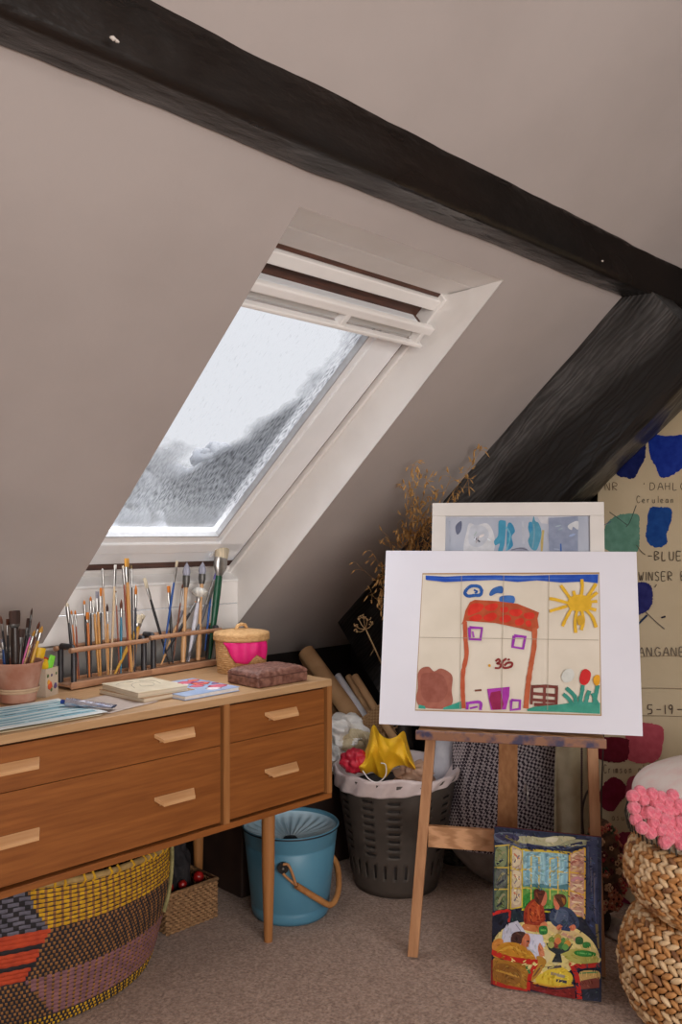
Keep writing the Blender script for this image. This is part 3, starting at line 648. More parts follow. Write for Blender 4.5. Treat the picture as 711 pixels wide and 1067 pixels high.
# handle : two cane ears and a wrapped grip hanging on the camera side
cane = pm('bent_cane', (150,98,52), (182,128,76), 30, .5, .3, 60)
toC = (Vector((0,0,0))-Vector((bc.x, bc.y, 0))).normalized(); side = Vector((toC.y*-1, toC.x, 0))   # side: towards image right
if side.dot(RT) < 0: side = -side
pivA = bc+toC*.143+side*-.022+Vector((0,0,.192)); hang = Vector((0,0,-1))
pivot = MB().tube([pivA-toC*.006, pivA+toC*.010], .0165, 20).build('handle_pivot', plain((20,18,18), .4), t)
MB().blob(pivA+toC*.012, .004, 8, 6).build('rivet', METAL, pivot)
hd = MB(); e1 = pivA+toC*.012
cor = at_F(349, 940, 2.62)
h1 = bc+side*.145+toC*.04+Vector((0,0,.075)); h2 = bc+side*.165-toC*.02+Vector((0,0,.060)); h3 = bc+side*.150-toC*.09+Vector((0,0,.13)); h4 = bc+side*.08-toC*.12+Vector((0,0,.195))
fork = e1+Vector((0,0,-.048))+side*.040+toC*.006
hd.tube(bez([e1+Vector((0,0,.014)), e1+side*.018+Vector((0,0,.008)), fork, ]), .0042, 8)
hd.tube(bez([e1+Vector((0,0,-.014)), e1+side*.018+Vector((0,0,-.032)), fork]), .0042, 8)
hd.tube(bez([fork, bc+toC*.130+side*.085+Vector((0,0,.088)), bc+toC*.105+side*.118+Vector((0,0,.060)), bc+toC*.075+side*.138+Vector((0,0,.062)), bc+toC*.02+side*.152+Vector((0,0,.085)), bc-toC*.05+side*.146+Vector((0,0,.13)), bc-toC*.10+side*.10+Vector((0,0,.17))], 6), .0095, 10)
hd.build('handle', cane, t)

# tapered plastic laundry basket with slots
wcn = RF(.1885, 2.95, 0); wgm = pm('dark_taupe_plastic', (82,74,68), (72,65,60), 20, .5, .05, 30)
t = thing('waste_basket', wcn, 'dark grey slotted plastic waste basket full of waste, beside the easel', 'waste basket')
def wr(z): return .146+(.203-.146)*(z/.385)
nA = 120; rowsz = [.0, .012, .055, .060]+[.060+.0075*k for k in range(1, 8)]+[.118, .124]
zz = [.124]; 
while zz[-1] < .345: zz.append(zz[-1]+.0085)
rowsz = sorted(set([0, .02, .055] + [.066, .112] + [round(z, 4) for z in zz] + [.36, .375, .385]))
wb = MB(); vs = []
for z in rowsz:
    rr = wr(z)*(.955 if z < .05 else 1.0)+(.006 if z > .37 else 0)
    for k in range(nA): a = 2*math.pi*k/nA; vs.append(wcn+Vector((rr*math.cos(a), rr*math.sin(a), z+.003)))
fs = []
for j in range(len(rowsz)-1):
    z0 = rowsz[j]; band = z0 >= .123 and z0 < .335; low = abs(z0-.066) < 1e-4
    for k in range(nA):
        if band and (j % 3 == 1) and (k % 10) in ((1,2,3,4) if (k//10) % 2 else (2,3,4,5)): continue
        if low and k % 4 == 1: continue
        fs.append((j*nA+k, j*nA+(k+1) % nA, (j+1)*nA+(k+1) % nA, (j+1)*nA+k))
wb.add(vs, fs, 0, True); wb.add([wcn+Vector((.138*math.cos(2*math.pi*k/nA), .138*math.sin(2*math.pi*k/nA), .006)) for k in range(nA)], [tuple(range(nA))])
wb.build('basket_body', wgm, t, solid=.0035, fixn=False)
MB().lathe(wcn, [(wr(z)*.955, z) for z in (.012, .06, .15, .25, .33)]+[(0,.335)], 60).build('bin_liner', pm('dim_plastic_liner', (62,56,54), (50,45,44), 20, .7), t)
bagm = pm('thin_white_plastic_bag', (222,206,204), (206,190,190), 14, .35, .5, 30, dist=.006)
bg_ = MB()
def bgf(u, v):
    a = u*2*math.pi; f = noise.noise(Vector((math.cos(a)*2.2, math.sin(a)*2.2, 5)))
    left = .5+.5*math.cos(a-math.atan2((-RT+FW*-.5).y, (-RT+FW*-.5).x))
    drop = .014+.040*left+.012*f
    if v < .35: q = v/.35; r = .150+.052*q; z = .335+.060*q+.012*f*q
    elif v < .5: q = (v-.35)/.15; r = .202+.012*q; z = .395+.006*math.sin(q*3.14)+.012*f
    else: q = (v-.5)/.5; r = .214-.004*q+.004*math.sin(a*17+q*3); z = .395+.012*f-drop*q
    return wcn+Vector((math.cos(a)*r, math.sin(a)*r, z))
bg_.grid(bgf, 120, 18); bg_.build('plastic_bag', bagm, t, solid=.001, fixn=False)
ds = at_F(403, 816, 2.735)
MB().tube(bez([at_F(378, 803, 2.742), at_F(385, 812, 2.735), at_F(394, 815, 2.732), at_F(402, 808, 2.73), at_F(402, 797, 2.733), at_F(397, 795, 2.738)], 6), .0018, 6).build('drawstring', plain((236,232,232), .5), t)
def crumple(name, c, r, mat_, label, cat, amp=.5, seed=0, seg=40, fr=2.3, rot=None):
    m = MB().blob(c, r, seg, int(seg*.7), amp, fr, rot=rot, seed=seed)
    for f in range(len(m.s)): m.s[f] = False
    o = m.build(name, mat_); return tag(o, label, cat)
yel = pm('yellow_crumpled_cloth', (250,200,40), (240,180,20), 12, .6, .3, 30)
# folded yellow sheet: creased fan surface
t2 = MB()
topc = bez([Vector((x, y, 0)) for x, y in ((374,797),(383,778),(389,756),(396,765),(404,770),(413,768),(421,762),(425,776),(433,800))], 6)
botc = bez([Vector((x, y, 0)) for x, y in ((373,801),(380,806),(388,804),(395,809),(402,810),(410,800),(419,797),(426,799),(433,802))], 6)
def yf(u, v):
    k = u*(len(topc)-1); i = min(int(k), len(topc)-2); f = k-i; a = topc[i].lerp(topc[i+1], f); b = botc[i].lerp(botc[i+1], f); p = a.lerp(b, v)
    return at_F(p.x, p.y, 2.90-.05*math.sin(v*math.pi)+.022*math.sin(u*8+v*5)+.010*abs(math.sin(u*15-v*6)))
t2.grid(yf, 48, 16, smooth=False); tag(t2.build('yellow_cloth', yel, solid=.003, fixn=False), 'crumpled bright yellow cloth on top of the waste basket', 'cloth')
crumple('red_packaging', at_F(370, 793, 2.90), (.045,.05,.04), pm('crimson_foil', (200,36,60), (160,20,44), 14, .4, .4, 40), 'crumpled crimson packaging beside the yellow cloth in the waste basket', 'packaging', .35, 4)
crumple('brown_paper', at_F(432, 806, 2.95), (.07,.06,.04), pm('pale_brown_paper', (190,156,134), (176,142,120), 14, .8, .2), 'crumpled pale brown paper in the waste basket behind the easel leg', 'paper', .5, 9)
# white roll leaning in basket
wr_ = pm('white_foam_sheet', (204,204,212), (188,188,198), 30, .6, .4, 60)
ra = at_F(452, 826, 2.99); rb = at_F(474, 748, 3.06)
tag(MB().tube([ra+Vector((0,0,-.02)), ra, ra.lerp(rb, .5), rb], [.040,.042,.045,.047], 24).build('foam_roll', wr_), 'white foam sheet rolled up and leaning out of the waste basket', 'roll')

# dark chest behind bucket and basket
tr0 = (1.62, 2.205, 0); trm = pm('dark_brown_trunk', (42,28,22), (56,38,30), 12, .6, .3, 30)
t = thing('storage_chest', (2.13, 2.42, 0), 'dark brown storage chest against the eaves wall behind the bucket', 'trunk')
MB().bb((1.76, 2.205, .004), (2.60, 2.62, .315)).build('chest_body', trm, t, bevel=.006)
MB().bb((1.752, 2.197, .317), (2.608, 2.628, .372)).build('lid', trm, t, bevel=.006)
clp = MB().bb((2.095, 2.188, .275), (2.125, 2.2035, .335)); clp.blob((2.11, 2.186, .300), .008, 10, 8)
clp.build('clasp', METAL, t, bevel=.002)
# wicker tray + rolls + yarn on the chest
wick = pm('dry_raffia', (150,112,76), (192,156,116), 60, .9, .8, 90, dist=.004)
nb = at_F(384, 752, 3.20); zt = .374
t = thing('raffia_nest', (nb.x, nb.y, zt), 'tangled raffia basket on the dark chest behind the waste basket', 'basket')
MB().lathe((nb.x, nb.y, zt), [(0,.002), (.075,.002), (.095,.05), (.10,.095), (.094,.095), (.07,.01), (0,.008)], 36, fn=lambda a, z: 1+.04*math.sin(a*18+z*160)).build('basket_body', wick, t)
rf = MB(); random.seed(11)
for k in range(150):
    a = random.random()*6.28; r = .05+.055*random.random(); c = Vector((nb.x+math.cos(a)*r, nb.y+math.sin(a)*r, zt+.06+random.random()*.055))
    d = Vector((random.uniform(-1,1), random.uniform(-1,1), random.uniform(-.5,.7))).normalized()*.028; q = Vector((random.uniform(-1,1), random.uniform(-1,1), random.uniform(-1,1)))*.012
    rf.tube([c-d, c+q, c+d], .0016, 5)
rf.build('raffia_tangle', wick, t)
kraft = pm('kraft_paper_roll', (190,150,108), (172,132,92), 12, .75, .08); ctm = pm('white_roll_paper', (206,206,212), (192,192,200), 20, .6)
for k, (a, b, fa, fb, r, mt_, lab) in enumerate((((319,679),(372,752),3.42,3.22,.033,kraft,'thick brown kraft paper roll leaning on the eaves, largest of the rolls'),
    ((352,704),(384,752),3.36,3.20,.014,ctm,'white paper roll leaning right of the thick kraft roll'),
    ((363,705),(390,752),3.38,3.22,.013,kraft,'thin brown cardboard tube between the white roll and the rightmost tube'),
    ((370,705),(397,748),3.34,3.17,.015,kraft,'rightmost brown cardboard tube of the leaning rolls'),
    ((316,684),(352,752),3.52,3.36,.018,kraft,'thin brown tube half hidden behind the thick kraft roll'))):
    A = at_F(*a, fa); B = at_F(*b, fb); B = B+(B-A).normalized()*max(.03, (B.z-.395)/max(.2, (A-B).normalized().z)); 
    A.z = min(A.z, ceil(A.y)-.07)
    m = MB(); dd = (B-A).normalized()
    # hollow roll
    u = dd.cross(Vector((0,0,1))).normalized(); v = dd.cross(u)
    prof = [(r, 0), (r, (B-A).length), (r*.8, (B-A).length), (r*.8, 0), (r, 0)]
    ring = 24; vs = []
    for pr, l in prof: vs += [A+dd*l+(u*math.cos(2*math.pi*q/ring)+v*math.sin(2*math.pi*q/ring))*pr for q in range(ring)]
    m.add(vs, [(j*ring+q, j*ring+(q+1) % ring, (j+1)*ring+(q+1) % ring, (j+1)*ring+q) for j in range(4) for q in range(ring)], 0, True)
    tag(m.build('paper_roll', mt_), lab, 'paper roll', 'paper rolls behind the waste basket')
yarn = pm('cream_yarn', (222,208,176), (204,188,152), 60, .9, .4, 120)
yc = at_F(369, 769, 3.10); m = MB()
for k in range(13):
    f = (k-6)/6; c = yc+RT*(f*.062)+Vector((0,0,-.012*f*f))
    m.tube(bez([c+RT*.022+Vector((0,0,-.045)), c+RT*.010+Vector((0,0,.012))-FW*.02, c-RT*.014+Vector((0,0,.026)), c-RT*.03+FW*.04+Vector((0,0,-.03))], 4), .0075, 6)
m.blob(yc+FW*.015-Vector((0,0,.02)), (.066,.05,.034), 16, 10)
tag(m.build('yarn_skein', yarn), 'cream twisted yarn skein lying on white plastic behind the waste basket', 'yarn')
wp_ = pm('white_crinkled_plastic', (246,244,240), (236,234,230), 20, .35, .5, 30, dist=.003)
crumple('white_plastic_wrap', at_F(358, 762, 3.16), (.085,.09,.055), wp_, 'crinkled white plastic wrap heaped on the chest beside the sideboard', 'plastic wrap', .6, 2)
crumple('clear_plastic_bag', at_F(352, 792, 3.09), (.035,.05,.05), wp_, 'small white plastic bag hanging down between the sideboard and the waste basket', 'plastic bag', .6, 6)
cq = at_F(398, 753, 3.12)
m = MB(); 
m.tube(bez([at_F(398,760,3.12), at_F(404,748,3.12), at_F(414,748,3.13), at_F(422,762,3.14)], 6), .004, 6); m.tube(bez([at_F(404,770,3.12), at_F(409,752,3.12), at_F(419,756,3.13), at_F(428,775,3.14)], 6), .003, 6)
# plaited fan beside the nest
fan = MB()
fc = at_F(386, 752, 3.13)
def ff(u, v):
    p = at_F(377+u*24, 748-8*u*(1-v)+16*v-u*10*(1-v), 3.13+.03*u); return p+FW*.004*math.sin(u*60)*math.sin(v*50)
fan.grid(ff, 36, 30); tag(fan.build('woven_fan', pm('plaited_palm', (156,120,84), (190,154,112), 130, .85, .8, 160, kind='checker', rot=(.5,.6,.7)), solid=.003, fixn=False), 'small plaited palm fan standing beside the raffia basket, half behind the mounted drawing', 'fan')

# ------------------------------------------------------------------ big coiled basket under the sideboard
BX, BY = 1.05, 2.178
ab = [pm('coil_yellow', (206,158,22), (176,128,14), 40, .85, .5, 120), pm('coil_brown', (150,100,52), (120,80,40), 40, .85, .5, 120), pm('coil_black', (36,30,34), (24,20,24), 40, .85), pm('coil_mauve', (136,92,96), (112,76,84), 40, .85, .5, 120), pm('coil_grey', (104,100,112), (84,80,92), 40, .85, .5, 120), pm('coil_orange', (184,66,30), (160,52,24), 40, .85, .5, 120), pm('coil_straw', (170,140,88), (140,112,66), 40, .85, .5, 120)]
t = thing('coiled_basket', (BX, BY, 0), 'large round coiled African basket in yellow, brown, mauve and orange below the sideboard', 'basket')
NU, ROWS, SUBR = 360, 34, 4
def bprof(s):       # s 0 floor .. 1 rim  -> radius fraction, height
    K = ((0,.84),(.06,.87),(.15,.90),(.3,.94),(.45,.98),(.6,1.015),(.8,1.02),(1.0001,1.0)); i = next(i for i in range(7) if K[i][0] <= s <= K[i+1][0]); f = (s-K[i][0])/(K[i+1][0]-K[i][0])
    return (K[i][1]+(K[i+1][1]-K[i][1])*f, .364*s)
def rimdz(a): return -.042*max(0, math.cos(a+.5))**2+.004*math.sin(a*5)
vs = []; fs = []; mi = []
NV = ROWS*SUBR
for j in range(NV+1):
    s = j/NV; fr_, z = bprof(s); bul = .0035*abs(math.sin(math.pi*j/SUBR))
    for k in range(NU):
        a = 2*math.pi*k/NU; st = .0012*math.sin(a*NU/4+(j//SUBR)*2.2)
        vs.append(Vector((BX+(.372*fr_+bul+st)*math.cos(a), BY+(.247*fr_+bul+st)*math.sin(a), z*(1+rimdz(a)/.35*s)+.004)))
def region(a, s, row, k):
    # angle in degrees measured so that the camera side is around -125 .. -30
    d = math.degrees(a); d = d-360 if d > 180 else d
    chk = (k+row) % 2 == 0
    if s > .74:
        if -112+8*(1-s)/.26 < d < -24: return 0 if (k % 3) else 1
        if -24 <= d < 60: return 4 if k % 5 else 6
        return 4 if (k//2+row) % 3 else 2
    if s > .42:
        if d > -103-10*(.74-s)/.32: return 1 if chk else 2
        return 5 if row % 4 else 2
    if s > .12:
        if d > -113+12*(.42-s)/.30: return 3 if (k % 3) else 1
        return 2 if (k+row) % 2 else 1
    return 0 if (k+row) % 2 else 2
for j in range(NV):
    row = j//SUBR; s = (row+.5)/ROWS; gapr = (j % SUBR) == SUBR-1
    for k in range(NU):
        fs.append((j*NU+k, j*NU+(k+1) % NU, (j+1)*NU+(k+1) % NU, (j+1)*NU+k))
        r_ = region(2*math.pi*k/NU, s-.04*math.sin(2*math.pi*k/NU), row, k); mi.append(r_ if not (gapr and r_ != 3 and r_ != 5) else 2)
mb = MB(); mb.v = vs; mb.f = [list(f) for f in fs]; mb.m = mi; mb.s = [True]*len(fs)
mb.build('coiled_body', ab, t, solid=.004, fixn=False)
rm = MB(); pts = []
for k in range(97):
    a = 2*math.pi*k/96; pts.append(Vector((BX+.374*math.cos(a), BY+.249*math.sin(a), .364*(1+rimdz(a)/.35)+.004)))
rm.tube(pts, .0085, 8, caps=False); wr2 = rm
for k in range(80):
    if k % 5 == 4: continue
    p = pts[(k*97//80) % 96]; wr2.tube([p+Vector((0,0,-.011)), p+Vector((0,0,.0))+(p-Vector((BX,BY,p.z))).normalized()*.0105, p+Vector((0,0,.011))], .0035, 5, mi=1)
wr2.build('rim', [ab[6], ab[0]], t)
hl = MB(); p0 = [Vector((BX+(.372*bprof(s)[0]+.011)*math.cos(a), BY+(.247*bprof(s)[0]+.011)*math.sin(a), .364*s+.0)) for s, a in ((.97,-.55), (.85,-.56), (.7,-.60), (.55,-.64), (.42,-.68))]
hl.tube(bez(p0, 6), .008, 8, flat=.6); hl.build('handle', pm('plaited_straw_handle', (150,142,96), (120,112,72), 90, .9, .8, 120), t)
crumple('brown_fabric', Vector((BX+.12, BY+.02, .325)), (.19,.13,.035), pm('dim_brown_fabric', (70,54,50), (50,38,36), 20, .9), 'dim brown fabric folded inside the big coiled basket', 'cloth', .4, 3)
# small wicker tray with red things
t = thing('wicker_box', (1.50, 2.245, 0), 'low rectangular wicker box between the coiled basket and the bucket', 'wicker box')
wk = pm('woven_wicker', (118,84,54), (160,122,84), 60, .8, 1, 70, stretch=(1,1,3), dist=.004)
m = MB()
x0, x1, y0, y1, h = 1.45, 1.63, 2.165, 2.36, .115
def wall(ax, ay, bx_, by_):
    d = Vector((bx_-ax, by_-ay, 0)); L = d.length; d.normalize(); nn = Vector((d.y, -d.x, 0)); nr = 14
    for r in range(nr):
        z = .006+r*h/nr
        m.tube([Vector((ax, ay, z))+d*(L*k/40)+nn*(.003*math.cos(k*math.pi/2+r*math.pi)) for k in range(41)], .0045, 6)
wall(x0, y0, x1, y0); wall(x1, y0, x1, y1); wall(x1, y1, x0, y1); wall(x0, y1, x0, y0)
m.bb((x0, y0, .002), (x1, y1, .008)); m.build('wicker_sides', wk, t)
m = MB().tube([(x0,y0,h+.004),(x1,y0,h+.004),(x1,y1,h+.004),(x0,y1,h+.004),(x0,y0,h+.004)], .007, 8); m.build('rim', wk, t)
for k, (x, y, r, lab) in enumerate(((1.485,2.215,.016,'round red bauble near the left of the wicker box'), (1.53,2.205,.013,'small red bauble in the middle of the wicker box'), (1.600,2.22,.017,'red bauble in the right corner of the wicker box'))):
    tag(MB().blob((x, y, h+.004), r, 16, 12, .2, 3, seed=k).build('red_bauble', pm('glossy_red', (150,24,20), (120,18,18), 20, .35)), lab, 'bauble', 'red baubles in the wicker box')
crumple('black_bag', Vector((1.545, 2.28, .14)), (.055,.06,.125), pm('black_fabric', (30,24,26), (20,16,18), 30, .8), 'black fabric bag standing up in the wicker box', 'bag', .35, 8)

# ================================================================== EASEL AND PICTURES
pine = pm('warm_pine_wood', (186,138,98), (156,108,72), 6, .5, .12, 22, stretch=(11,11,.8), spec=.4, detail=5, contrast=(.3,.7))
pineh = pm('warm_pine_wood_across', (196,148,108), (160,114,76), 5, .5, .1, 20, kind='wave', stretch=(1.6,1.6,6), spec=.4, contrast=(.1,.9))
EX = (RT*.6936-FW*.145).normalized(); EB = Vector((-EX.y, EX.x, 0))
if EB.dot(FW) < 0: EB = -EB
ER0 = RF(.460, 2.361, 0)           # middle of the foot line
tl = math.radians(9)
def ep(x, z, b=0):                 # board-plane coordinates: x along, z up, b back from the frame's leaning face
    return ER0+EX*x+EB*(z*math.tan(tl)+b)+Vector((0,0,z))
es = thing('easel', ER0+EB*.15, 'wooden A-frame artist easel with paint-stained ledge carrying two pictures', 'easel')
def bar(pts, wx, wb_, name, mt_, parent, bev=.0015):
    # straight member; pts = two (x,z,b) tuples; width along EX, depth along EB
    m = MB(); vs = []
    for (x, z, b) in pts:
        for dx_, db in ((-wx/2, 0), (wx/2, 0), (wx/2, wb_), (-wx/2, wb_)): vs.append(ep(x+dx_, z, b+db))
    m.add(vs, [(0,1,2,3), (7,6,5,4), (0,4,5,1), (1,5,6,2), (2,6,7,3), (3,7,4,0)]); return m.build(name, mt_, parent, bevel=bev)
l_ = bar([(-.266, .006, 0), (-.222, .645, 0)], .029, .022, 'leg', pine, es)
r_ = bar([(.240, .006, 0), (.226, .645, 0)], .029, .022, 'leg', pine, es)
bar([(-.222, .66, .0), (-.12, 1.20, .0)], .026, .02, 'upright', pine, es); bar([(.226, .66, .0), (.12, 1.20, .0)], .026, .02, 'upright', pine, es)
def hbar(z0, z1, x0, x1, b0, b1, name, mt_, bev=.0015):
    m = MB(); vs = []
    for x in (x0, x1):
        for z, b in ((z0, b0), (z1, b0), (z1, b1), (z0, b1)): vs.append(ep(x, z, b))
    m.add(vs, [(0,1,2,3), (7,6,5,4), (0,4,5,1), (1,5,6,2), (2,6,7,3), (3,7,4,0)]); return m.build(name, mt_, es, bevel=bev)
hbar(.300, .357, -.228, .236, .002, .020, 'crossbar', pineh)
stain = pm('paint_stained_ledge', (140,98,74), (62,56,84), 22, .5, .1, 40, contrast=(.48,.62), detail=6)
led = MB(); c0 = ep(0, .645, -.135)
Rz = Matrix.Rotation(math.atan2(EX.y, EX.x), 3, 'Z')
led.box(ep(0, .636, -.060), (.500, .155, .018), Rz); led.build('ledge', pineh, es, bevel=.002)
MB().box(ep(0, .6405, -.146), (.502, .014, .024), Rz).build('ledge_lip', stain, es, bevel=.002)
# rear strut
rs = MB(); vs = []
for (x, z, b, hw, dd_) in ((-.004, .640, .022, .026, .06), (-.014, .004, .40, .034, .07)):
    for dx_, db in ((-hw, 0), (hw, 0), (hw+.0, dd_), (-hw, dd_)): vs.append(ER0+EX*(x+dx_)+EB*(z*math.tan(tl)*(1 if z > .1 else 0)+b+db)+Vector((0,0,z)))
rs.add(vs, [(0,1,2,3), (7,6,5,4), (0,4,5,1), (1,5,6,2), (2,6,7,3), (3,7,4,0)]); rs.build('rear_leg', pine, es, bevel=.002)
bar([(0, .645, .0), (0, 1.16, .0)], .045, .020, 'mast', pine, es)
MB().tube(bez([ep(.040, .44, .07), ep(.046, .47, .06), ep(.050, .44, .05), ep(.044, .41, .07)], 5), .0016, 6).build('hook', METAL, es)

# framed abstract behind
def plane_frame(BL, ex, lean, W_, H_):
    up = (Vector((0,0,1))*math.cos(lean)+EBn(ex)*math.sin(lean)); n = ex.cross(up)
    if n.dot(FW) > 0: n = -n
    return BL, ex, up, n          # n points to the viewer
def EBn(ex):
    b = Vector((-ex.y, ex.x, 0)); return b if b.dot(FW) > 0 else -b
def slab(fr, x0, x1, y0, y1, z0, z1, mb=None, mi=0):
    O, ex, up, n = fr; mb = mb or MB()
    vs = [O+ex*x+up*y+n*z for x in (x0, x1) for y in (y0, y1) for z in (z0, z1)]
    return mb.add(vs, [(0,1,3,2),(4,6,7,5),(0,4,5,1),(2,3,7,6),(0,2,6,4),(1,5,7,3)], mi)
class Art:      # painted shapes on a flat sheet: outline picked in the picture, laid on the sheet's real plane
    def __init__(s, fr, z, ox, oy, sc_): s.fr = fr; s.z = z; s.o = (ox, oy, sc_); s.mb = MB(); s.mats = []; s.n = 0; s.clip = None; s.log = []
    def P(s, X, Y):
        O, ex, up, n = s.fr; q = at_n(s.o[0]+X/s.o[2], s.o[1]+Y/s.o[2], O, n); d = q-O; x, y = d.dot(ex), d.dot(up)
        if s.clip: x = min(max(x, s.clip[0]), s.clip[1]); y = min(max(y, s.clip[2]), s.clip[3])
        return Vector((x, y, 0))
    def mat(s, c):
        m = paint(c) if not isinstance(c, bpy.types.Material) else c
        if m not in s.mats: s.mats.append(m)
        return s.mats.index(m)
    def raw(s, pts, c):
        s.log.append((pts, c)); O, ex, up, n = s.fr; s.n += 1; z = s.z+s.n*.00004
        from mathutils.geometry import tessellate_polygon
        tr = tessellate_polygon([pts]); s.mb.add([O+ex*p.x+up*p.y+n*z for p in pts], [tuple(q) for q in tr], s.mat(c))
    def poly(s, pts, c, smooth=False):
        p = [s.P(*q) for q in pts]
        if smooth: p = closed(p, 4)
        s.raw(p, c); return s
    def blob(s, pts, c): return s.poly(pts, c, True)
    def stroke(s, pts, w, c, loop=False, rag=.12):
        p = [s.P(*q) for q in pts]
        if loop: p.append(p[0])
        if len(p) > 2 and not loop: p = bez(p, 5)
        wm = w/s.o[2]*2.45/900/2; L = len(p); a = []; b = []
        for i in range(L):
            t_ = (p[min(i+1, L-1)]-p[max(i-1, 0)]); t_ = t_.normalized() if t_.length > 1e-7 else Vector((1,0,0))
            nn = Vector((-t_.y, t_.x, 0)); j = wm*(1+rag*noise.noise(p[i]*300)*2)
            a.append(p[i]+nn*j); b.append(p[i]-nn*j)
        O, ex, up, n = s.fr; s.n += 1; z = s.z+s.n*.00004
        if s.clip:
            for l in (a, b):
                for q in l: q.x = min(max(q.x, s.clip[0]), s.clip[1]); q.y = min(max(q.y, s.clip[2]), s.clip[3])
        vs = [O+ex*q.x+up*q.y+n*z for q in a+b]
        s.mb.add(vs, [(i, i+1, L+i+1, L+i) for i in range(L-1)], s.mat(c)); return s
    def inside(s, pts, x, y):
        c = False; j = len(pts)-1
        for i in range(len(pts)):
            a, b = pts[i], pts[j]
            if (a.y > y) != (b.y > y) and x < (b.x-a.x)*(y-a.y)/(b.y-a.y)+a.x: c = not c
            j = i
        return c
    def dabs(s, n_, L_, w_, seed=1):
        R_ = random.Random(seed); shapes = list(s.log); O, ex, up, n = s.fr
        for _ in range(n_):
            x = R_.uniform(s.clip[0], s.clip[1]); y = R_.uniform(s.clip[2], s.clip[3]); c = None; big = None
            for pts, cc in reversed(shapes):
                if s.inside(pts, x, y): c = cc; big = pts; break
            if c is None: continue
            k = R_.choice((-26,-16,14,26)); tnt = R_.choice(((0,0,0),(10,2,-8),(-6,0,10),(-4,8,-6)))
            c2 = tuple(int(max(4, min(250, v+k+q))) for v, q in zip(c, tnt)); c2 = tuple(v//6*6 for v in c2)
            a = noise.noise(Vector((x*14, y*14, 3)))*4; d = Vector((math.cos(a), math.sin(a), 0))*L_*R_.uniform(.5, 1.2); wv = Vector((-d.y, d.x, 0)).normalized()*w_*R_.uniform(.5, 1.2)
            p = Vector((x, y, 0)); q = [p-d, p-d*.5+wv, p+d*.4+wv*.9, p+d, p+d*.4-wv, p-d*.5-wv]
            if not all(s.inside(big, v.x, v.y) for v in (q[0], q[3])): continue
            for v in q: v.x = min(max(v.x, s.clip[0]), s.clip[1]); v.y = min(max(v.y, s.clip[2]), s.clip[3])
            z = s.z+(s.n+1+(_ % 6))*.00004; s.mb.add([O+ex*v.x+up*v.y+n*z for v in q], [tuple(range(6))], s.mat(c2))
        s.n += 8
    def build(s, name, parent): return s.mb.build(name, s.mats, parent, fixn=False)

fO = at_F(442, 700, 2.5); f0 = RF(.253, 2.483, .656)          # lower left corner of the frame, on the ledge
f0 = f0-EB*.004; frA = plane_frame(f0, EX, math.radians(9.1), .49, .64)
Hf = (1.283-.656)/math.cos(math.radians(9.1)); Wf = .492
whitef = pm('white_picture_frame', (226,222,218), (214,210,206), 6, .4, .05)
t = thing('framed_painting', f0+EX*.245, 'white-framed grey and blue abstract painting behind the mounted drawing on the easel', 'painting')
fw = .040; m = MB()
slab(frA, 0, Wf, Hf-fw, Hf, -.018, .0, m); slab(frA, 0, Wf, 0, fw, -.018, .0, m); slab(frA, 0, fw, fw, Hf-fw, -.018, .0, m); slab(frA, Wf-fw, Wf, fw, Hf-fw, -.018, .0, m)
m.build('frame', whitef, t, bevel=.0015)
slab(frA, fw-.001, Wf-fw+.001, fw-.001, Hf-fw+.001, -.014, -.008).build('canvas', pm('grey_blue_brushed_paint', (158,166,184), (178,184,198), 10, .6, .4, 30, stretch=(1,1,.5), dist=.004), t)
A = Art(frA, -.0078, 430, 510, 3.386); A.clip = (fw, Wf-fw, fw, Hf-fw)
A.poly([(88,94),(585,86),(585,96),(300,99),(88,100)], (196,200,212)); A.poly([(478,100),(585,92),(585,240),(478,240)], (140,150,174))
A.blob([(190,150),(200,118),(225,125),(262,118),(285,150),(290,200),(270,240),(190,240),(180,200)], (206,208,214)); A.blob([(205,130),(250,128),(270,160),(240,200),(200,190)], (192,197,208))
A.stroke([(218,168),(228,176),(238,184)], 6, (70,76,96)); A.blob([(152,126),(172,110),(172,140),(160,158),(153,150)], (104,110,134))
A.blob([(304,112),(322,108),(330,118),(325,190),(312,226),(302,215),(308,190),(292,196),(288,180),(302,160)], (72,150,182)); A.blob([(336,122),(350,118),(362,145),(350,165),(355,196),(335,212),(332,180)], (58,138,176)); A.stroke([(330,130),(345,160),(332,215)], 6, (110,172,196))
A.blob([(428,92),(434,110),(446,118),(456,150),(448,190),(436,214),(418,206),(408,180),(414,160),(408,130),(422,112)], (84,150,176)); A.blob([(410,118),(420,114),(424,140),(412,150)], (60,140,180)); A.stroke([(428,120),(430,160),(424,205)], 5, (120,160,180))
A.stroke([(462,142),(458,180),(456,226)], 8, (190,170,110)); A.poly([(440,92),(480,90),(478,120),(455,118)], (206,206,212)); A.blob([(548,130),(560,118),(585,110),(585,140),(568,130),(562,142)], (206,210,216)); A.stroke([(524,190),(525,225)], 5, (60,100,170))
A.blob([(345,215),(370,205),(400,205),(420,240),(340,240)], (150,154,170)); A.stroke([(350,212),(380,206),(405,212)], 4, (110,112,130)); A.stroke([(480,100),(478,160),(482,240)], 4, (176,180,194)); A.stroke([(130,110),(132,170),(128,240)], 7, (170,178,194)); A.stroke([(390,110),(392,190)], 8, (186,192,204))
A.dabs(160, .012, .003, 2)
A.build('brushwork', t)

